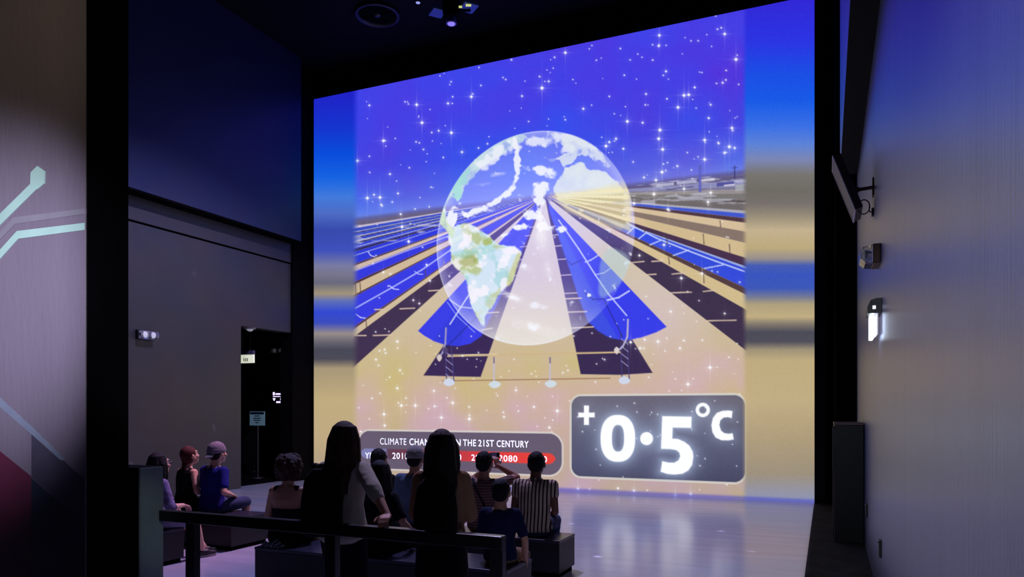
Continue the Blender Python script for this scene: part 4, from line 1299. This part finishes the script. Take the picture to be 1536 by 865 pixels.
    if bottom in ('pants', 'shorts'):
        end = 1.93 if bottom == 'pants' else 0.95
        torso(P, 0.010, 0.0, 0.20)
        for k in (1, -1):
            hp, kn, an = leg[k]
            t1 = min(1, end)
            P.chain([hp, lerp(hp, kn, t1 * 0.5), lerp(hp, kn, t1)], [0.097 * s, 0.088 * s, 0.074 * s])
            if end > 1:
                P.chain([kn, lerp(kn, an, 0.4), lerp(kn, an, end - 1)], [0.072 * s, 0.066 * s, 0.058 * s])
        P.fuse('trousers' if bottom == 'pants' else 'shorts', bottom_m, root, 0.011, 4)
    elif bottom == 'skirt':
        torso(P, 0.012, 0.0, 0.27)
        if pose == 'sit':
            for k in (1, -1):
                hp, kn, an = leg[k]
                P.chain([hp, lerp(hp, kn, 0.5), lerp(hp, kn, 0.92)], [0.10 * s, 0.095 * s, 0.085 * s])
            P.chain([lerp(leg[1][0], leg[-1][0], 0.5), lerp(lerp(leg[1][0], leg[1][1], 0.88), lerp(leg[-1][0], leg[-1][1], 0.88), 0.5)], [0.085 * s, 0.08 * s])
        else:
            P.loft([(0, 0, z0 - 0.18 * s, 0.20 * s, 0.16 * s), (0, 0, z0 - 0.05 * s, 0.19 * s, 0.15 * s), (0, 0, z0 + 0.12 * s, 0.18 * s, 0.14 * s)])
        P.fuse('skirt', bottom_m, root, 0.011, 4)
    for k in (1, -1):
        hp, kn, an = leg[k]
        fd = Vector((k * 0.12, 1.0, 0)).normalized()
        S = Blob()
        zb = an.z - 0.058 * s
        S.cap(an + Vector((0, -0.02 * s, -0.03 * s)), an + fd * 0.06 * s + Vector((0, 0, -0.035 * s)), 0.040 * s, 0.042 * s)
        S.cap(an + fd * 0.05 * s + Vector((0, 0, -0.042 * s)), an + fd * 0.145 * s + Vector((0, 0, -0.052 * s)), 0.038 * s, 0.030 * s)
        so = S.fuse('shoe', SHOE[shoe_m], root, 0.009, 3)
        zs = an.z - 0.080 * s
        pts = []
        for i in range(18):
            an_ = 2 * math.pi * i / 18
            r_ = fd * math.cos(an_) * 0.125 * s + Vector((fd.y, -fd.x, 0)) * math.sin(an_) * 0.043 * s
            c_ = an + fd * 0.055 * s
            pts.append((c_.x + r_.x, c_.y + r_.y, zs - 0.006))
        MB().prism(pts, (0, 0, 0.022)).build('sole', SHOE['sole'], so)

    # ---- hair
    hm = HAIR[hair_m]
    G = Blob(); rr = random.Random(sum(map(ord, label)))
    if hair != 'none':
        G.ell(H(0, -0.018, 0.026), (0.081, 0.094, 0.096), 18, 12, HR)
        if hair == 'short': G.ell(H(0, -0.046, -0.012), (0.073, 0.058, 0.066), 16, 10, HR)
        else: G.ell(H(0, -0.040, -0.020), (0.074, 0.066, 0.085), 16, 10, HR)
        for k in (1, -1):
            G.cap(H(k * 0.066, 0.022, 0.035), H(k * 0.070, 0.010, 0.000), 0.014 * hs, 0.010 * hs, 8, 3)
        for i in range(40 if hair == 'short' else 0):
            th_ = rr.uniform(0, 2 * math.pi); ph = rr.uniform(0.1, 1.3)
            x_, y_, z_ = 0.080 * math.sin(ph) * math.cos(th_), 0.094 * math.sin(ph) * math.sin(th_) - 0.018, 0.095 * math.cos(ph) + 0.026
            G.ell(H(x_ * 0.95, y_ * 0.95, z_ * 0.95), (0.012, 0.012, 0.009), 8, 6, HR)
    if hair in ('long', 'medium'):
        drop = 0.42 if hair == 'long' else 0.24
        for i in range(34):
            f = i / 33
            an_ = math.radians(-200 + 220 * f)            # from the left temple round the back to the right temple
            cx, cy = math.cos(an_), math.sin(an_)
            L = drop * (0.85 + 0.25 * rr.random()) * (0.72 + 0.28 * max(0, -cy))
            w_ = 1 + 0.08 * rr.uniform(-1, 1)
            A0 = H(0.060 * cx, 0.070 * cy - 0.01, 0.075)
            A1 = H(0.084 * cx * w_, 0.092 * cy * w_ - 0.012, 0.0)
            A2 = H(0.092 * cx * w_, 0.100 * cy * w_ - 0.016, -0.10)
            base_ = A2
            A3 = Vector((lerp(A2, hc, -0.02).x + rr.uniform(-.012, .012), A2.y - 0.010 - 0.03 * max(0, -cy) + rr.uniform(-.01, .01), A2.z - (L - 0.10) * 0.55 * s))
            A4 = Vector((A3.x * 0.93 + rr.uniform(-.012, .012), A3.y - 0.006, A2.z - (L - 0.10) * s))
            G.chain([A0, A1, A2, A3, A4], [0.018, 0.020, 0.020, 0.017, 0.006])
        G.chain([H(0, -0.08, 0), H(0, -0.095, -0.10), Vector((hc.x, hc.y - 0.125, hc.z - drop * 0.75 * s))], [0.05, 0.055, 0.035])
    elif hair == 'curly':
        for i in range(130):
            th_ = rr.uniform(0, 2 * math.pi); z_ = rr.uniform(-0.085, 0.12)
            y_ = math.sin(th_); x_ = math.cos(th_)
            R_ = 0.105 * math.sqrt(max(0.1, 1 - ((z_ - 0.01) / 0.145) ** 2))
            if y_ > 0.45 and z_ < 0.06: continue
            p_ = H(x_ * R_, y_ * R_ * 0.98 - 0.02, z_)
            rr_ = rr.uniform(0.016, 0.028)
            G.ell(p_, (rr_, rr_, rr_), 8, 6)
        G.ell(H(0, -0.03, 0.015), (0.112, 0.104, 0.122), 16, 10, HR)
    elif hair == 'bun':
        G.ell(H(0, -0.075, -0.075), (0.045, 0.034, 0.04), 12, 8, HR)
        G.chain([H(0, -0.09, -0.07), H(0.01, -0.115, -0.12), H(0.005, -0.11, -0.19)], [0.028, 0.026, 0.010])
    if hair != 'none':
        G.fuse('hair', hm, root, 0.0075, 1)
    # ---- cap
    if cap:
        C = Blob()
        C.ell(H(0, -0.014, 0.050), (0.088, 0.103, 0.086), 18, 12, HR)
        C.loft([(0, -0.014, 0.016, 0.090, 0.106), (0, -0.014, 0.05, 0.089, 0.104)], fn=lambda p: HM @ p)
        sg = cap['dir']
        for i in range(-4, 5):
            a_ = i * 0.16
            C.cap(H(0.075 * math.sin(a_), sg * 0.088 * math.cos(a_) - 0.014, 0.020), H(0.092 * math.sin(a_), sg * (0.165 - 0.012 * abs(i)) - 0.014, 0.004 - (0.03 if sg < 0 else 0)), 0.009, 0.007, 8, 3)
        co_ = C.fuse('cap', cap['m'], root, 0.008, 2)
        MB().ell(H(0, -0.014, 0.136), (0.008, 0.008, 0.005), 8, 6).build('button', cap['m'], co_)
    if glasses:
        g = MB()
        for k in (1, -1):
            ring = [H(k * 0.034 + 0.024 * math.cos(a_), 0.094, 0.006 + 0.020 * math.sin(a_)) for a_ in np.linspace(0, 2 * math.pi, 15)]
            g.path(ring, 0.0028, 5)
            g.path([H(k * 0.058, 0.092, 0.010), H(k * 0.078, 0.03, 0.012), H(k * 0.080, -0.01, 0.004)], 0.0028, 5)
        g.path([H(-0.010, 0.095, 0.01), H(0.010, 0.095, 0.01)], 0.0028, 5)
        g.build('glasses', M_dgrey, root)
    if strap is not None:
        Sb = Blob()
        seq = []
        for t in np.linspace(0, 1, 9):
            x_ = (-0.10 + 0.24 * t) * s * strap; z_ = z0 + (0.585 - 0.46 * t) * s
            seq.append(bend(Vector((x_, -(0.118 if 0.1 < t else 0.085) * s, z_))))
        Sb.chain(seq, [0.014] * 9)
        Sb.fuse('shoulder_strap', M_strap, root, 0.009, 1)
    root_mats = dict(H=H, HM=HM, arm=arm, bend=bend, z0=z0, neck0=neck0)
    return root, root_mats


SKIN = {'skin_tan': mat('skin_tan', (196, 142, 112), rough=0.55, noise=0.05, nscale=20), 'skin_pale': mat('skin_pale', (214, 168, 142), rough=0.55, noise=0.05, nscale=20),
        'skin_deep': mat('skin_deep', (120, 80, 60), rough=0.55, noise=0.05, nscale=20)}
HAIR = {k: mat(k, c, rough=0.6, spec=0.2, noise=0.35, nscale=60, bump=0.5, bscale=140, stretch=(1, 1, 0.12)) for k, c in
        {'hair_dark': (30, 22, 20), 'hair_brown': (62, 42, 30), 'hair_auburn': (84, 40, 34), 'hair_black': (16, 14, 16)}.items()}
SHOE = {'shoe_black': mat('shoe_black', (24, 22, 26), rough=0.5), 'shoe_pale': mat('shoe_pale', (190, 180, 180), rough=0.5), 'sole': mat('sole_rubber', (150, 140, 140), rough=0.6)}
M_eye = mat('eye_white', (210, 206, 200), rough=0.2)
M_strap = mat('strap_webbing', (14, 14, 16), rough=0.8)
fab = lambda name, c, n=0.10: mat(name, c, rough=0.88, spec=0.15, noise=n, nscale=14, bump=0.35, bscale=22)
F_cream = fab('cream_knit', (186, 180, 160)); F_black = fab('black_cotton', (18, 17, 20)); F_navy = fab('navy_cotton', (26, 30, 66)); F_blue = fab('blue_cotton', (26, 32, 118))
F_denim = fab('denim', (58, 68, 98)); F_slate = fab('slate_shirt', (92, 108, 138)); F_khaki = fab('khaki', (140, 118, 92)); F_dress = fab('dark_dress', (26, 22, 26))
F_floral = fab('violet_blouse', (118, 108, 138), 0.7); F_grey = fab('grey_skirt', (120, 114, 140)); F_capgrey = fab('grey_cap', (150, 148, 146)); F_capviolet = fab('violet_cap', (128, 122, 134))
F_tan = fab('tan_blouse', (150, 112, 84)); F_brownshirt = fab('brown_shirt', (78, 62, 60))
F_stripe = stripe_mat('vertical_stripes', (206, 184, 160), (46, 30, 36), 0, 26, 0.60)
F_hstripe = stripe_mat('fine_horizontal_stripes', (150, 116, 104), (96, 70, 72), 2, 34, 0.55)
deg = math.radians

# standing woman leaning back on the rail
w1, i1 = person('standing woman in a cream top leaning one hand back on the rail', (-3.11, 4.20, 0), deg(10), s=0.955, pose='stand', fem=True, lean=0.04, tilt=0.01,
                head_yaw=deg(-12), hair='long', hair_m='hair_brown', shirt=F_cream, sleeve=1.35, bottom='shorts', bottom_m=F_black, skin='skin_tan',
                armR=(0.460, -0.298, 1.010), hintR=(0.45, -0.89, 0.1), handR=dict(dir=(0.16, -0.95, -0.16), n=(0.0, -0.16, 0.95), side=1, curl=0.50),
                armL=(-0.16, 0.24, 1.02), voxel=0.0065, width=1.02)
# standing woman in the middle
w2, i2 = person('standing woman with long hair in a tan top behind the rail, centre', (-2.36, 4.27, 0), deg(19), s=0.925, pose='stand', fem=True, lean=0.0,
                head_yaw=deg(3), hair='long', hair_m='hair_dark', shirt=F_tan, sleeve=0.95, bottom='skirt', bottom_m=F_black, skin='skin_tan', width=1.0,
                armR=(0.12, 0.27, 1.02), armL=(-0.12, 0.27, 1.02), hintR=(0.30, -0.45, -0.8), hintL=(-0.30, -0.45, -0.8))


def backpack(owner, at, size, m, label, yaw=0.0):
    """soft rucksack on the back: body, pocket, flap, two straps, handle"""
    M_ = owner.matrix_basis @ Matrix.Translation(at)
    loc = M_.to_translation()
    r = empty('backpack', loc, owner.rotation_euler.z + yaw)
    tag(r, label, 'backpack')
    w, dpt, h = size
    B = Blob(); B.loft([(0, 0, -h / 2, w * 0.40, dpt * 0.40), (0, 0, -h * 0.44, w * 0.49, dpt * 0.50), (0, 0, 0, w * 0.5, dpt * 0.5), (0, 0.01, h * 0.36, w * 0.42, dpt * 0.42), (0, 0.02, h * 0.5, w * 0.24, dpt * 0.24)])
    B.fuse('bag_body', m, r, 0.011, 4)
    B = Blob(); B.loft([(0, -dpt * 0.46, -h * 0.40, w * 0.32, dpt * 0.16), (0, -dpt * 0.50, -h * 0.15, w * 0.34, dpt * 0.2), (0, -dpt * 0.46, h * 0.04, w * 0.32, dpt * 0.14)])
    B.fuse('pocket', m, r, 0.009, 3)
    for s_ in (1, -1):
        B = Blob()
        B.chain([(s_ * w * 0.25, dpt * 0.38, h * 0.36), (s_ * w * 0.30, dpt * 0.55, h * 0.53), (s_ * w * 0.33, dpt * 0.95, h * 0.52), (s_ * w * 0.36, dpt * 1.40, h * 0.34)], [0.018, 0.020, 0.020, 0.018])
        B.fuse('strap', M_strap, r, 0.009, 1)
    MB().path([(-0.04, 0.03, h * 0.48), (-0.03, 0.03, h * 0.55), (0.03, 0.03, h * 0.55), (0.04, 0.03, h * 0.48)], 0.008).build('handle', M_strap, r)
    return r


F_pack = fab('black_nylon', (13, 13, 15)); F_pack2 = fab('dark_nylon', (20, 17, 17))
backpack(w1, (-0.07, -0.172, 1.06), (0.31, 0.13, 0.46), F_pack, 'black backpack on the woman in the cream top')
backpack(w2, (-0.01, -0.175, 1.04), (0.29, 0.14, 0.44), F_pack2, 'dark backpack on the standing woman in the tan top')

SIT = dict(pose='sit', seat=BH)
# right block, front row
person('seated dark-haired man behind the woman with tied hair', (-4.72, 7.02, 0), deg(6), s=0.97, lean=0.06, shirt=F_black, sleeve=0.6, bottom='pants', bottom_m=F_black, hair_m='hair_black', **SIT)
person('seated man in a pale grey cap and slate blue shirt', (-4.26, 7.04, 0), deg(8), s=1.0, lean=0.10, shirt=F_slate, sleeve=0.9, bottom='pants', bottom_m=F_denim, hair_m='hair_dark', cap=dict(dir=1, m=F_capgrey), **SIT)
ph, ip = person('seated man raising a small camera in front of his face', (-3.38, 7.03, 0), deg(6), s=0.97, lean=0.05, shirt=F_hstripe, sleeve=0.6, bottom='pants', bottom_m=F_khaki, hair_m='hair_black', skin='skin_tan', strap=1.0,
                armR=(0.10, 0.20, 1.07), hintR=(0.75, -0.1, -0.65), handR=dict(dir=(-0.35, 0.25, 0.9), n=(0.6, -0.7, 0.2), side=1, curl=0.45),
                armL=(-0.03, 0.29, 1.05), hintL=(-0.8, -0.1, -0.6), **SIT)
person('seated man in a striped shirt at the right end of the front row', (-2.80, 7.04, 0), deg(9), s=0.985, lean=0.13, slouch=0.1, width=1.10, shirt=F_stripe, sleeve=0.35, bottom='pants', bottom_m=F_denim, hair_m='hair_black', skin='skin_deep',
       head_pitch=deg(6), armR=(0.175, 0.22, 0.60), hintR=(0.25, -1.0, -0.1), armL=(-0.16, 0.24, 0.60), hintL=(-0.25, -1.0, -0.1), **SIT)
# right block, near row
person('seated curly-haired woman in a backless dark dress at the bench end', (-4.83, 5.62, 0), deg(14), s=0.97, lean=0.10, fem=True, shirt=F_dress, sleeve=0, neckline=0.15, bottom='skirt', bottom_m=F_dress, hair='curly', hair_m='hair_brown', skin='skin_tan', **SIT)
person('seated woman with tied dark hair between the two standing women', (-3.78, 5.62, 0), deg(4), s=0.95, lean=0.08, fem=True, head_pitch=deg(-4), shirt=F_black, sleeve=0.7, bottom='pants', bottom_m=F_black, hair='medium', hair_m='hair_dark', skin='skin_tan',
       armR=(0.26, 0.18, 0.56), **SIT)
person('small boy in a navy shirt on the near bench end', (-2.56, 5.66, 0), deg(8), s=0.80, lean=0.04, shirt=F_navy, sleeve=0.75, bottom='shorts', bottom_m=F_khaki, hair_m='hair_black', skin='skin_tan',
       armR=(0.20, 0.08, 0.42), legs={1: (0.12, 0.34, 0.07), -1: (-0.10, 0.36, 0.07)}, **SIT)
# left block
person('seated man in a blue shirt and backward cap on the left bench', (-7.13, 6.92, 0), deg(-4), s=1.0, lean=0.07, slouch=0.08, shirt=F_blue, sleeve=0.7, bottom='shorts', bottom_m=F_denim, hair='short', hair_m='hair_dark', skin='skin_pale',
       cap=dict(dir=-1, m=F_capviolet), head_pitch=deg(6), armR=(0.17, 0.16, 0.60), hintR=(0.4, -0.5, -0.5), **SIT)
person('seated woman with auburn hair in a black sleeveless top, bare shoulder lit pink', (-7.56, 6.90, 0), deg(-10), s=0.95, lean=0.08, fem=True, shirt=F_black, sleeve=0, bottom='skirt', bottom_m=F_black, hair='bun', hair_m='hair_auburn', skin='skin_pale',
       head_pitch=deg(14), armR=(0.16, 0.20, 0.62), **SIT)
person('seated long-haired woman with glasses in a violet-grey blouse beside the pillar', (-6.75, 5.72, 0), deg(-12), s=0.95, lean=0.10, fem=True, shirt=F_floral, sleeve=1.2, bottom='skirt', bottom_m=F_grey, hair='medium', hair_m='hair_dark', skin='skin_pale', glasses=True,
       head_pitch=deg(4), armR=(0.12, 0.28, 0.62), shoe_m='shoe_black', legs={1: (0.10, 0.52, 0.085), -1: (-0.02, 0.62, 0.085)}, **SIT)

# the camera in the raised hands
cl_ = ph.matrix_basis @ Vector((0.04, 0.27, 1.18))
pc = empty('compact_camera', cl_, ph.rotation_euler.z)
tag(pc, 'small black camera held up by the seated man', 'camera')
MB().box((-0.055, -0.015, -0.032), (0.055, 0.015, 0.032), 0.006).build('camera_body', M_dgrey, pc)
MB().tube((0, 0.015, 0), (0, 0.04, 0), 0.024, 0.022, 18).build('lens', M_black, pc)
MB().box((-0.040, -0.017, -0.024), (0.025, -0.0148, 0.024)).build('display', mat('camera_display', (90, 80, 130), rough=0.2, emit=0.15), pc)
MB().tube((0.035, 0, 0.032), (0.035, 0, 0.038), 0.008, 0.007, 12).build('shutter_button', M_chrome, pc)
